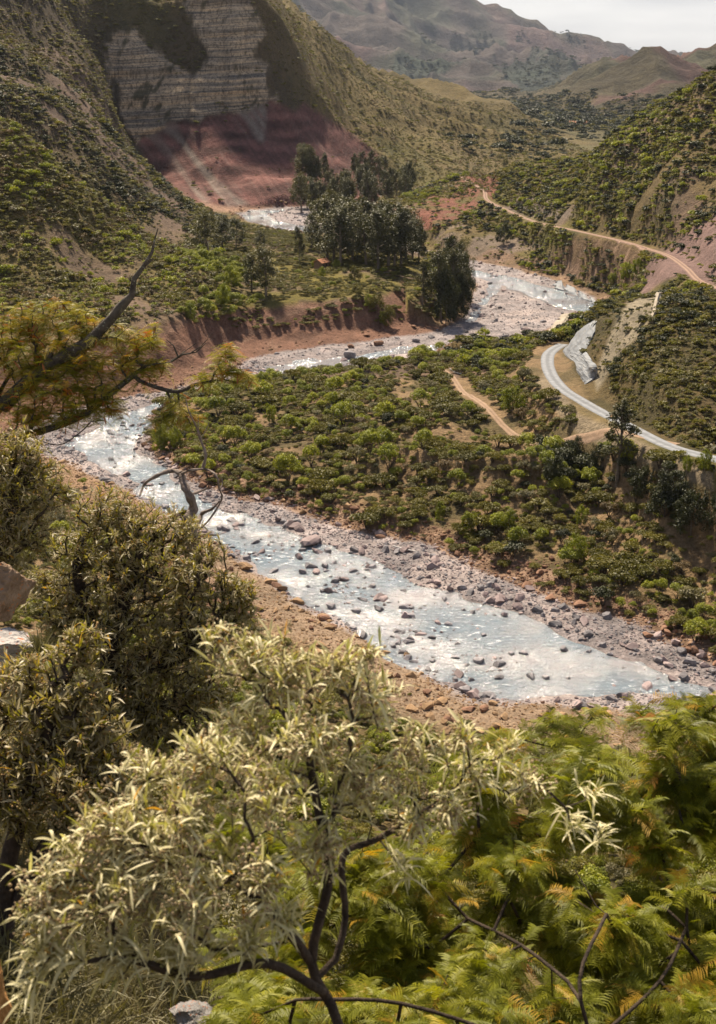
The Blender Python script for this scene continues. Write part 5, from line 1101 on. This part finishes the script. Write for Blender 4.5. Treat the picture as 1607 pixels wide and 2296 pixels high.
def fronds(base, dirs, L, r, pairs=9, seg=2, wid=.030):
    """feathery twice-divided leaves: a rachis with paired pinnae"""
    n = len(base); dirs = dirs / np.linalg.norm(dirs, axis=1)[:, None]
    up = np.tile(np.array([0, 0, 1.0]), (n, 1)) + r.normal(size=(n, 3)) * .25
    side = np.cross(dirs, up); side /= np.linalg.norm(side, axis=1)[:, None]; nn = np.cross(side, dirs)
    def at(t): return base + dirs * (L * t)[:, None] - np.array([0, 0, 1.0]) * (L * .38 * t * t)[:, None]
    Vs = []; F = []; cnt = 0
    a, b, c_, d_ = at(0) + side * .003, at(0) - side * .003, at(1), at(.5)
    for k in range(pairs):
        t = .18 + .80 * k / (pairs - 1); ln = L * (.36 * math.sin(math.pi * (.22 + .70 * (1 - abs(t - .5))) * .9) + .06)
        for s in (-1, 1):
            dv = side * s * .86 + dirs * .42 - nn * .10 + r.normal(size=(n, 3)) * .07
            p0 = at(t); p1 = p0 + dv * (ln * .5)[:, None]; p2 = p0 + dv * ln[:, None] - np.array([0, 0, 1.0]) * (ln * .22)[:, None]
            wv = dirs * (L * wid * .5)[:, None]
            Vs += [p0 - wv * .7, p0 + wv * .7, p1 - wv, p1 + wv, p2 - wv * .35, p2 + wv * .35]
            F += [(cnt, cnt + 1, cnt + 3, cnt + 2), (cnt + 2, cnt + 3, cnt + 5, cnt + 4)]; cnt += 6
    r0, r1, r2 = at(0), at(.5), at(1); sv = nn * .0025
    Vs += [r0 - sv, r0 + sv, r1 - sv, r1 + sv, r2 - sv * .5, r2 + sv * .5]; F += [(cnt, cnt + 1, cnt + 3, cnt + 2), (cnt + 2, cnt + 3, cnt + 5, cnt + 4)]; cnt += 6
    V = np.stack(Vs, 1); F = np.array(F)[None] + (np.arange(n) * cnt)[:, None, None]
    return V.reshape(-1, 3), F.reshape(-1, 4), cnt
def grow(trunks, tips, seed, r_tip=.004, step=.25, jit=.12, power=.45, rmax=.14):
    """join every tip to the nearest older branch; thickness follows how many tips hang on it"""
    r = np.random.default_rng(seed); nodes = []; par = []
    for tr, link in trunks:
        prev = -1
        if link is not None: prev = int(np.argmin(np.linalg.norm(np.array(nodes) - np.array(tr[0]), axis=1)))
        pts = smooth_line(tr, 4)
        for q in (pts if prev < 0 else pts[1:]): nodes.append(np.array(q)); par.append(prev); prev = len(nodes) - 1
    base_n = len(nodes); depth = list(range(base_n))
    arr = np.zeros((base_n + len(tips) * 14, 3)); arr[:base_n] = nodes; n = base_n
    pl = np.zeros(len(arr)); 
    for i in range(base_n): pl[i] = 0 if par[i] < 0 else pl[par[i]] + np.linalg.norm(arr[i] - arr[par[i]])
    d0 = np.min(np.linalg.norm(tips[:, None] - arr[None, :base_n], axis=2), axis=1); order = np.argsort(d0 + r.random(len(tips)) * .3 * d0.mean())
    chains = []
    for i in order:
        t = tips[i]; dd = np.linalg.norm(arr[:n] - t, axis=1); cost = dd + .18 * pl[:n]; j = int(np.argmin(cost)); d = dd[j]
        m = int(min(12, max(1, round(d / step)))); prev = j; ch = [j]
        off = r.normal(size=3) * jit * d
        for k in range(1, m + 1):
            f = k / m; q = arr[j] * (1 - f) + t * f + off * math.sin(math.pi * f) + (r.normal(size=3) * step * .12 if k < m else 0)
            arr[n] = q; par.append(prev); pl[n] = pl[prev] + d / m; prev = n; ch.append(n); n += 1
        chains.append(ch)
    cnt = np.zeros(n)
    for ch in chains: cnt[ch[-1]] += 1
    for i in range(n - 1, -1, -1):
        if par[i] >= 0 and par[i] < i: cnt[par[i]] += cnt[i]
    rad = np.minimum(r_tip * np.maximum(cnt, 1) ** power, rmax)
    V, F = [], []; s = 0
    for tr, link in trunks:
        m = len(smooth_line(tr, 4)) - (0 if link is None else 1); ids = list(range(s, s + m)); s += m
        if link is not None: ids = [par[ids[0]]] + ids
        tube(V, F, [arr[i] for i in ids], [rad[i] if k else rad[ids[min(1, len(ids) - 1)]] for k, i in enumerate(ids)], 8)
    for ch in chains: tube(V, F, [arr[i] for i in ch], [min(rad[i], rad[ch[1]] * 1.1) for i in ch], 5 if rad[ch[1]] > r_tip * 3 else 3)
    tdir = []
    tn = np.array([ch[-1] for ch in chains]); pn = np.array([ch[-2] for ch in chains])
    return V, F, arr[tn], arr[tn] - arr[pn], arr[:n], rad
def blob_tips(blobs, dens, seed, zs=.85, shell=.45):
    r = np.random.default_rng(seed); o = []
    for (u, v, Y, rp) in blobs:
        c = np.array(P(u, v, Y)); R = rp * Y / 2742 * 1.02; n = max(6, int(dens * (rp / 100) ** 2))
        d = r.normal(size=(n, 3)); d /= np.linalg.norm(d, axis=1)[:, None]; q = (shell + (1 - shell) * r.random(n)) * r.choice([1, 1, 1.18], n)
        o.append(c + d * (q * R)[:, None] * [1, .9, zs])
    return np.concatenate(o)
def blossom(pos, size, r, per=14):
    """cluster of little seed heads: tiny four-sided beads"""
    n = len(pos); c = np.repeat(pos, per, 0) + r.normal(size=(n * per, 3)) * np.repeat(size, per)[:, None]
    s = np.repeat(size, per) * r.uniform(.18, .4, n * per); m = len(c)
    o8 = np.array([[1, 0, 0], [0, 1, 0], [-1, 0, 0], [0, -1, 0], [0, 0, 1], [0, 0, -1]], float)
    V = c[:, None] + o8[None] * s[:, None, None]
    f = np.array([[0, 1, 4], [1, 2, 4], [2, 3, 4], [3, 0, 4], [1, 0, 5], [2, 1, 5], [3, 2, 5], [0, 3, 5]])
    F = (f[None] + (np.arange(m) * 6)[:, None, None]).reshape(-1, 3)
    return V.reshape(-1, 3), F
def pods(pos, L, r):
    n = len(pos); V, F, k = leaves(pos, np.column_stack([r.normal(size=(n, 2)) * .45, -np.ones(n)]), L, L * .17, r, 6, .25, .0); return V, F
def lance_plant(name, label, trunks, tips, seed, leafL, per, mat, fl_mat, r_tip=.004, step=.25, fl=.25, back=3, droop=.35, asp=.12, rows=4, up=.3, power=.45, rmax=.12, extra_twig=True, cat='bush'):
    r = np.random.default_rng(seed)
    V, F, tp, td, allp, rad = grow(trunks, tips, seed, r_tip, step, power=power, rmax=rmax)
    e = empty(name, tuple(trunks[0][0][0])); inv = -np.array(e.location)
    mesh_obj('trunk', np.array(V) + inv, F, M_DKBARK, e, smooth=True)
    td = td / (np.linalg.norm(td, axis=1)[:, None] + 1e-9)
    n = len(tp); B = np.repeat(tp, per, 0); D = np.repeat(td, per, 0)
    t_ = r.uniform(0, 1, n * per)[:, None]; B = B - D * t_ * leafL * .9
    out_ = r.normal(size=B.shape) * [1, 1, .7]; out_ /= np.linalg.norm(out_, axis=1)[:, None]
    D2 = D * (.8 - .5 * t_) + out_ * .7 + [0, 0, up]
    if back:
        # leaves along the twigs further back
        ti = rad < r_tip * 2.3; q = allp[ti]; m = int(len(q) * back)
        k = r.integers(0, len(q), m); B = np.concatenate([B, q[k] + r.normal(size=(m, 3)) * leafL * .12]); o2 = r.normal(size=(m, 3)); D2 = np.concatenate([D2, o2 + [0, 0, .35]])
    Ls = leafL * r.choice([.45, .7, .9, 1.1, 1.3], len(B)) * r.uniform(.8, 1.15, len(B))
    LV, LF, kk = leaves(B, D2, Ls, Ls * asp * r.uniform(.75, 1.3, len(B)), r, rows, .35, droop)
    tint = np.clip(r.normal(.5, .22, len(B)), 0, 1); old = r.random(len(B)) < .07
    leafy('foliage', LV + inv, LF, np.repeat(np.where(old, 1.0, tint * .9), kk), mat, e)
    if fl_mat is not None and fl > 0:
        hi = tp[:, 2] > np.quantile(tp[:, 2], .15); s = (r.random(n) < fl) & hi
        fv, ff = blossom(tp[s] + td[s] * leafL * .15, leafL * r.uniform(.14, .30, s.sum()), r); mesh_obj('flower_heads', fv + inv, ff, fl_mat, e)
    return tag(e, label, cat)
def feather_plant(name, label, trunks, tips, seed, fL, per, mat, r_tip=.004, step=.3, npods=60, power=.45, rmax=.12, pairs=9, cat='tree', podL=.09, bark=None, jit=.12):
    r = np.random.default_rng(seed)
    V, F, tp, td, allp, rad = grow(trunks, tips, seed, r_tip, step, jit, power=power, rmax=rmax)
    e = empty(name, tuple(trunks[0][0][0])); inv = -np.array(e.location)
    mesh_obj('trunk', np.array(V) + inv, F, bark or M_DKBARK, e, smooth=True)
    td = td / (np.linalg.norm(td, axis=1)[:, None] + 1e-9); n = len(tp)
    B = np.repeat(tp, per, 0) - np.repeat(td, per, 0) * (r.random(n * per) * fL * .9)[:, None]
    D = np.repeat(td, per, 0) * .35 + r.normal(size=(n * per, 3)) * [.8, .8, .28] + [0, 0, .18]
    LV, LF, kk = fronds(B, D, fL * r.uniform(.55, 1.2, len(B)), r, pairs)
    tint = np.clip(.42 + .16 * np.repeat(r.normal(size=n), per) + .14 * r.normal(size=len(B)), 0, 1); tint = np.where(r.random(len(B)) < .05, .98, tint)
    leafy('foliage', LV + inv, LF, np.repeat(tint, kk), mat, e)
    if npods:
        k = r.integers(0, n, npods); pv, pf = pods(tp[k], podL * r.uniform(.6, 1.2, npods), r); mesh_obj('seed_pods', pv + inv, pf, M_POD, e)
    return tag(e, label, cat)
M_DKBARK = solid_mat('dark_bark', (.022, .016, .012), (.085, .06, .042), 14, .9, .8)
M_LICHENB = solid_mat('lichen_bark', (.03, .024, .019), (.11, .09, .07), 9, .9, .9, extra=(2, .62, (.22, .22, .16)))
M_POD = solid_mat('dry_pods', (.22, .07, .02), (.42, .17, .06), 6, .6)
M_SILVER = leaf_mat('silvery_leaves', [(0.0, (.13, .135, .02)), (.35, (.31, .30, .085)), (.8, (.58, .52, .23)), (1.0, (.60, .30, .04))], .35, .5, 1.0, .4, (.64, .57, .34))
M_LANCE = leaf_mat('golden_green_leaves', [(0.0, (.09, .09, .010)), (.4, (.22, .19, .024)), (.85, (.42, .32, .065)), (1.0, (.50, .26, .03))], .45, .45, 1.0, .5, (.33, .27, .14))
M_FEATH = leaf_mat('feathery_leaves', [(0.0, (.085, .09, .008)), (.4, (.19, .20, .012)), (.78, (.32, .30, .02)), (.97, (.46, .31, .03)), (1.0, (.38, .16, .03))], .48, .5, 1.0, .3)
M_FEATH2 = leaf_mat('autumn_feathery_leaves', [(0.0, (.12, .13, .010)), (.4, (.24, .22, .014)), (.65, (.36, .26, .018)), (.85, (.44, .20, .015)), (1.0, (.36, .08, .012))], .4, .5, 1.0, .3)
M_FLOWER = solid_mat('cream_seed_heads', (.30, .19, .08), (.55, .43, .27), 20); M_FLOWER2 = solid_mat('orange_seed_heads', (.28, .15, .05), (.50, .36, .18), 20)

def Pt(u, v, Y): return P(u, v, Y)
# 1 silver-leaved bush right in front
SB = [(560, 1470, 4.4, 100), (490, 1440, 4.4, 45), (640, 1530, 4.3, 120), (760, 1500, 4.3, 90), (830, 1475, 4.2, 40), (840, 1580, 4.2, 80), (560, 1640, 4.2, 110), (700, 1660, 4.1, 120), (450, 1720, 4.0, 110), (330, 1740, 4.0, 80), (600, 1790, 3.9, 130), (800, 1760, 4.1, 110), (930, 1700, 4.2, 90), (1040, 1660, 4.3, 60),
      (1140, 1680, 4.4, 55), (1060, 1740, 4.3, 70), (1180, 1760, 4.4, 60), (400, 1860, 3.8, 130), (250, 1850, 3.8, 110), (180, 1930, 3.7, 110), (110, 2010, 3.6, 90), (260, 2010, 3.6, 120), (420, 2030, 3.6, 120), (560, 1960, 3.7, 110), (120, 2130, 3.5, 90), (260, 2150, 3.5, 90), (400, 2150, 3.5, 90), (560, 2110, 3.6, 80), (80, 2220, 3.4, 50),
      (720, 1900, 3.9, 90), (1290, 1850, 4.4, 45), (1000, 1820, 4.2, 60), (930, 1850, 4.1, 60), (1330, 1780, 4.5, 30), (640, 2060, 3.7, 60), (900, 1950, 4.0, 45), (1350, 1890, 4.5, 30)]
lance_plant('silver_bush', 'large silvery-leaved bush out of focus in the centre foreground', [([Pt(790, 2600, 3.5), Pt(760, 2300, 3.7), Pt(700, 2160, 3.8), Pt(740, 1960, 3.9), Pt(715, 1820, 4.0), Pt(690, 1680, 4.1)], None), ([Pt(735, 2230, 3.7), Pt(600, 2160, 3.6), Pt(440, 2190, 3.5), Pt(300, 2150, 3.5)], 0), ([Pt(700, 2150, 3.8), Pt(560, 2000, 3.7), Pt(420, 1900, 3.8)], 0), ([Pt(745, 2180, 3.8), Pt(775, 2060, 3.9), Pt(770, 1920, 4.0), Pt(850, 1880, 4.1), Pt(1000, 1790, 4.2)], 0)],
            blob_tips(SB, 50, 21, .95, .0), 31, .088, 7, M_SILVER, M_FLOWER, .0015, .10, .55, 1.2, .5, .095, 6, .75, .42, .020)
# 2 dark leafy bush in the middle left
MB = [(240, 1150, 10.5, 80), (330, 1190, 10.4, 80), (410, 1200, 10.3, 60), (180, 1230, 10.3, 70), (280, 1280, 10.2, 120), (420, 1300, 10.0, 100), (520, 1330, 10.0, 60), (545, 1380, 9.9, 45), (150, 1330, 10.2, 90), (250, 1400, 10.0, 120), (400, 1420, 9.9, 120), (500, 1440, 9.8, 70), (130, 1420, 10, 60), (330, 1530, 9.8, 120), (450, 1560, 9.7, 90), (360, 1650, 9.6, 90), (470, 1660, 9.6, 60), (300, 1600, 9.7, 60), (100, 1310, 10.2, 45), (470, 1240, 10.1, 40), (560, 1330, 9.9, 30)]
lance_plant('leafy_bush', 'big olive leafed bush with dark stems left of the river', [([Pt(250, 1760, 9.9), Pt(235, 1600, 10.0), Pt(245, 1500, 10.0), Pt(260, 1400, 10.0), Pt(300, 1280, 10.2)], None), ([Pt(240, 1560, 10.0), Pt(300, 1500, 9.9), Pt(400, 1470, 9.9), Pt(480, 1400, 9.9)], 0), ([Pt(245, 1640, 10.0), Pt(340, 1590, 9.8), Pt(430, 1570, 9.8)], 0), ([Pt(245, 1460, 10.0), Pt(190, 1350, 10.1), Pt(170, 1260, 10.2)], 0)],
            blob_tips(MB, 260, 22, .9, .25), 32, .074, 11, M_LANCE, M_FLOWER2, .003, .2, .22, 1.6, .3, .16, 3, .4, .5, .09)
# 3 upper left bush
UL = [(20, 1000, 12.2, 70), (70, 1030, 12.1, 60), (110, 1060, 12, 45), (30, 1090, 12, 90), (100, 1130, 11.9, 60), (20, 1190, 11.8, 80), (90, 1210, 11.8, 60), (140, 1100, 12, 30), (-60, 1080, 12, 100), (-60, 1220, 11.8, 100), (40, 1265, 11.6, 40)]
lance_plant('leafy_bush', 'sunlit grey-green bush at the left edge below the acacia', [([Pt(-40, 1380, 11.6), Pt(-10, 1290, 11.8), Pt(20, 1180, 11.9), Pt(40, 1080, 12)], None)], blob_tips(UL, 240, 23, .9, .25), 33, .085, 9, M_LANCE, M_FLOWER, .003, .2, .35, 1.6, .3, .16, 3, .4, .5, .06)
# 4 lower left bush
LL = [(60, 1500, 7.2, 70), (170, 1470, 7.2, 70), (200, 1440, 7.2, 40), (110, 1590, 7.0, 100), (200, 1560, 7.0, 60), (220, 1650, 6.9, 80), (60, 1700, 6.8, 110), (180, 1740, 6.7, 100), (280, 1690, 6.8, 45), (40, 1820, 6.6, 90), (150, 1840, 6.5, 60), (-40, 1600, 7, 90), (-40, 1780, 6.7, 90), (255, 1760, 6.7, 40)]
lance_plant('leafy_bush', 'golden-green bush with orange seed heads in the lower left', [([Pt(10, 2200, 6.2), Pt(15, 2050, 6.4), Pt(20, 1930, 6.5), Pt(60, 1800, 6.7), Pt(110, 1650, 6.9)], None), ([Pt(25, 2060, 6.4), Pt(90, 1920, 6.5), Pt(150, 1820, 6.6)], 0)], blob_tips(LL, 130, 24, .9, .25), 34, .09, 9, M_LANCE, M_FLOWER2, .003, .15, .38, 1.6, .3, .16, 4, .4, .5, .055)
# 5 acacia on the left, limbs reaching over the river
AB = [(40, 720, 16.3, 55), (120, 715, 16.3, 60), (190, 720, 16.2, 45), (60, 790, 16.2, 90), (180, 790, 16, 80), (290, 765, 16, 55), (340, 760, 16, 35), (310, 820, 15.9, 50), (100, 870, 15.8, 90), (210, 870, 15.8, 70), (60, 940, 15.6, 55), (160, 930, 15.6, 50), (240, 920, 15.6, 40), (505, 815, 15.6, 42), (540, 840, 15.6, 30), (470, 850, 15.7, 30), (395, 925, 15.5, 40), (350, 950, 15.5, 22), (430, 955, 15.4, 22), (-60, 780, 16.2, 90), (-60, 900, 15.9, 90), (350, 830, 15.9, 28), (520, 790, 15.7, 22)]
feather_plant('acacia', 'spreading acacia with yellow-green and rusty leaves, its bare limb rising over the valley', [([Pt(-160, 1080, 15.6), Pt(-60, 980, 15.8), Pt(10, 905, 16), Pt(60, 860, 16), Pt(115, 815, 16), Pt(190, 770, 16), Pt(240, 725, 16), Pt(268, 690, 16), Pt(298, 660, 16), Pt(302, 625, 16), Pt(325, 595, 16), Pt(342, 565, 16), Pt(352, 520, 16)], None),
    ([Pt(-60, 980, 15.8), Pt(60, 975, 15.6), Pt(180, 935, 15.6), Pt(240, 890, 15.7), Pt(290, 850, 15.8), Pt(330, 820, 15.8), Pt(380, 812, 15.8), Pt(405, 795, 15.8), Pt(440, 770, 15.8)], 0), ([Pt(300, 848, 15.8), Pt(350, 868, 15.7), Pt(400, 878, 15.6), Pt(440, 862, 15.6), Pt(500, 850, 15.6)], 0), ([Pt(60, 975, 15.6), Pt(130, 998, 15.5), Pt(180, 970, 15.5), Pt(205, 945, 15.5)], 0)],
    blob_tips(AB, 120, 25, .8, .3), 35, .17, 8, M_FEATH2, .005, .35, 300,   .40, .085, 8, podL=.14, bark=M_LICHENB)
V, F = [], []
for pts, r0, r1 in [([(296, 664), (302, 625), (325, 594), (342, 565), (347, 540), (355, 512)], .10, .012), ([(316, 600), (334, 590), (343, 580)], .04, .02), ([(5, 912), (60, 860), (115, 815), (200, 768), (250, 715), (270, 690), (298, 660)], .23, .11), ([(105, 822), (110, 800), (118, 775)], .13, .10), ([(385, 810), (410, 795), (440, 790), (462, 770)], .04, .01), ([(400, 800), (390, 775), (372, 760)], .03, .008), ([(430, 790), (450, 778), (480, 745)], .02, .005)]:
    tube(V, F, [P(u, v, 15.95) for u, v in pts], [(r0 + (r1 - r0) * i / (len(pts) - 1)) * .45 * (1 + .12 * math.sin(i * 2.9)) for i in range(len(pts))], 8)
ac = [o for o in scene.objects if o.name == 'acacia'][0]; mesh_obj('bare_limb', np.array(V) - np.array(ac.location), F, M_LICHENB, ac, smooth=True)
# 6 feathery acacia filling the lower right
rA = random.Random(4); RB = []
for i in range(235):
    u = rA.uniform(520, 1740); v = rA.uniform(1600, 2400)
    if v < 1610 + max(0, (1560 - u)) * .22: continue
    if u < 1000 and v < 1880: continue
    Y = 7.4 - (v - 1600) / 800 * 2.4 + rA.uniform(-.4, .4); RB.append((u, v, Y, rA.uniform(30, 75)))
RB += [(1240, 1625, 7.6, 35), (1330, 1605, 7.5, 30), (1440, 1600, 7.4, 35), (1520, 1590, 7.4, 30), (1600, 1590, 7.4, 45), (1180, 1650, 7.5, 35), (1290, 1660, 7.4, 40), (1070, 1700, 7.4, 30)]
feather_plant('acacia', 'feathery bright green acacia with brown pods filling the lower right', [([Pt(1350, 2700, 4.4), Pt(1340, 2400, 4.8), Pt(1300, 2200, 5.0), Pt(1360, 2050, 5.5)], None), ([Pt(1310, 2230, 5.0), Pt(1170, 2120, 5.5), Pt(1050, 2060, 5.9)], 0), ([Pt(1355, 2060, 5.5), Pt(1290, 1950, 5.8)], 0), ([Pt(1340, 2330, 4.9), Pt(1480, 2200, 5.3), Pt(1540, 2080, 5.8)], 0), ([Pt(1345, 2420, 4.7), Pt(1150, 2330, 4.7), Pt(900, 2250, 4.8), Pt(700, 2240, 4.8)], 0)],
    blob_tips(RB, 80, 26, .8, .1), 36, .165, 5, M_FEATH, .003, .2, 150, .34, .010, 14, podL=.12, jit=.05)
# 7 dead snag over the near bank
V, F = [], []
for pts, r0, r1 in [([(440, 1330), (430, 1205), (428, 1190), (420, 1165), (435, 1140), (425, 1110), (413, 1085), (408, 1062)], .11, .05), ([(408, 1062), (385, 1055), (350, 1068), (325, 1085), (314, 1112)], .045, .015), ([(433, 1195), (448, 1165), (455, 1150), (475, 1142), (492, 1125)], .05, .012), ([(415, 1150), (395, 1160), (380, 1170)], .06, .03), ([(425, 1110), (440, 1105), (465, 1095), (470, 1085)], .03, .008), ([(408, 1062), (425, 1055), (460, 1052), (485, 1065), (492, 1095), (498, 1120), (470, 1165), (445, 1190)], .022, .012),
                    ([(455, 1052), (462, 1020), (450, 985), (440, 955), (425, 925), (417, 895)], .028, .006), ([(450, 985), (462, 965), (470, 945)], .01, .004), ([(440, 1195), (480, 1200), (500, 1196)], .02, .006), ([(447, 975), (445, 950), (447, 930)], .008, .003), ([(495, 1095), (500, 1080), (490, 1060)], .012, .004)]:
    pp = smooth_line([P(u, v, 11.0 + .15 * math.sin(u * .1)) for u, v in pts], 3); tube(V, F, pp, [(r0 + (r1 - r0) * i / (len(pp) - 1)) * .6 * (1 + .18 * math.sin(i * 2.3)) for i in range(len(pp))], 7)
o = mesh_obj('dead_snag', V, F, solid_mat('weathered_dead_wood', (.10, .075, .06), (.24, .19, .16), 12, .9, .8), smooth=True); tag(o, 'bare twisted dead branches sticking up beside the olive bush', 'dead branch')
# 8 rocks, tuft and ground plants by the camera
from mathutils import noise as mn
def big_rock(u, v, Y, sx, sy, sz, mat, label, seed, rot=0):
    o = rock_mesh('outcrop', seed, mat, 6, .8)
    for q in o.data.vertices:
        p = Vector(q.co); q.co = p * (1 + .22 * mn.noise(p * 1.7 + Vector((seed, 0, 0))) + .12 * abs(mn.noise(p * 4 + Vector((seed, 0, 0)))) - .09 * abs(mn.noise(p * 9)) + .03 * mn.noise(p * 22))
    scene.collection.objects.link(o); o.location = P(u, v, Y); o.scale = (sx, sy, sz); o.rotation_euler = (.15, .2, rot); return tag(o, label, 'rock')
M_LROCK = solid_mat('lichen_rock_white', (.22, .20, .19), (.46, .43, .40), 4, .9, .9, extra=(2.2, .60, (.48, .13, .03))); M_OROCK = solid_mat('lichen_rock_brown', (.13, .08, .045), (.30, .21, .14), 4, .9, 1.0, extra=(2.0, .60, (.42, .14, .03)))
big_rock(-10, 1335, 8.6, .42, .4, .42, M_OROCK, 'brown rock with orange lichen at the left edge', 61, .3)
big_rock(0, 1450, 8.2, .40, .4, .30, M_LROCK, 'white rock with orange lichen patches at the left edge', 62, 1.1)
big_rock(-20, 2230, 4.2, .12, .3, .30, solid_mat('ochre_rock', (.26, .12, .035), (.45, .24, .09), 4, .9, 1.0), 'ochre rock in the bottom left corner', 63, .2)
big_rock(240, 1560, 10.6, .3, .3, .35, M_OROCK, 'brown rock half hidden behind the dark stems', 66, .5)
x, y, z = P(430, 2275, 5.0); big_rock(430, 2280, 5.0, .16, .2, .1, M_LROCK, 'pale rock on the litter at the bottom of the picture', 64, .6)
r_ = np.random.default_rng(77)
def tuft(u, v, Y, L_, n, mat, label, name='grass_tuft'):
    c = np.array(P(u, v, Y)); d = r_.normal(size=(n, 3)); d[:, 2] = np.abs(d[:, 2]) * 1.2; LV, LF, kk = leaves(np.tile([0., 0, 0], (n, 1)) + r_.normal(size=(n, 3)) * .015, d, L_ * r_.uniform(.6, 1.1, n), np.full(n, L_ * .035), r_, 4, .3, .25)
    o = leafy(name, LV, LF, np.repeat(r_.random(n), kk), mat); o.location = c; return tag(o, label, 'plant')
tuft(92, 1470, 8.1, .26, 130, M_GREY, 'grey spiky air plant tuft beside the white lichen rock', 'air_plant')

# dry grass and litter on the ground close to the camera
gr_p = []
for j in range(3):
    n_ = 60; d = r_.normal(size=(n_, 3)); d[:, 2] = np.abs(d[:, 2]) * 1.3 + .3; LV, LF, kk = leaves(r_.normal(size=(n_, 3)) * [.12, .12, .01], d, .22 * r_.uniform(.5, 1.2, n_), np.full(n_, .008), r_, 3, .3, .3)
    o = leafy('grass', LV, LF, np.repeat(r_.random(n_), kk), M_GREY); unlink(o); gr_p.append(o)
lx = r_.uniform(-8, 8, 16000); ly = r_.uniform(1.6, 18, 16000); k_ = (np.abs(lx / ly) < .5); lx, ly = lx[k_], ly[k_]; lz = land(lx, ly)
scatter_object('dry_grass', np.column_stack([lx, ly, lz - .01]), r_.uniform(.5, 1.5, len(lx)), r_.integers(0, 3, len(lx)), gr_p, 'dry grass and litter on the slope under the bushes')
write_numbered()
# ------------------------------------------------------------------ air
def haze():
    m, nt, N, L = new_mat('thin_haze'); v = N('ShaderNodeVolumePrincipled'); v.inputs['Color'].default_value = (.66, .76, .95, 1); v.inputs['Density'].default_value = .00003; v.inputs['Anisotropy'].default_value = 0
    o = N('ShaderNodeOutputMaterial'); L(v.outputs[0], o.inputs['Volume'])
    V, F = [], []; boxm(V, F, 0, 5750, 897, 22600, 11900, 1806); b = mesh_obj('haze', V, F, m); tag(b, 'thin pale haze in the valley air', kind='stuff')
haze()
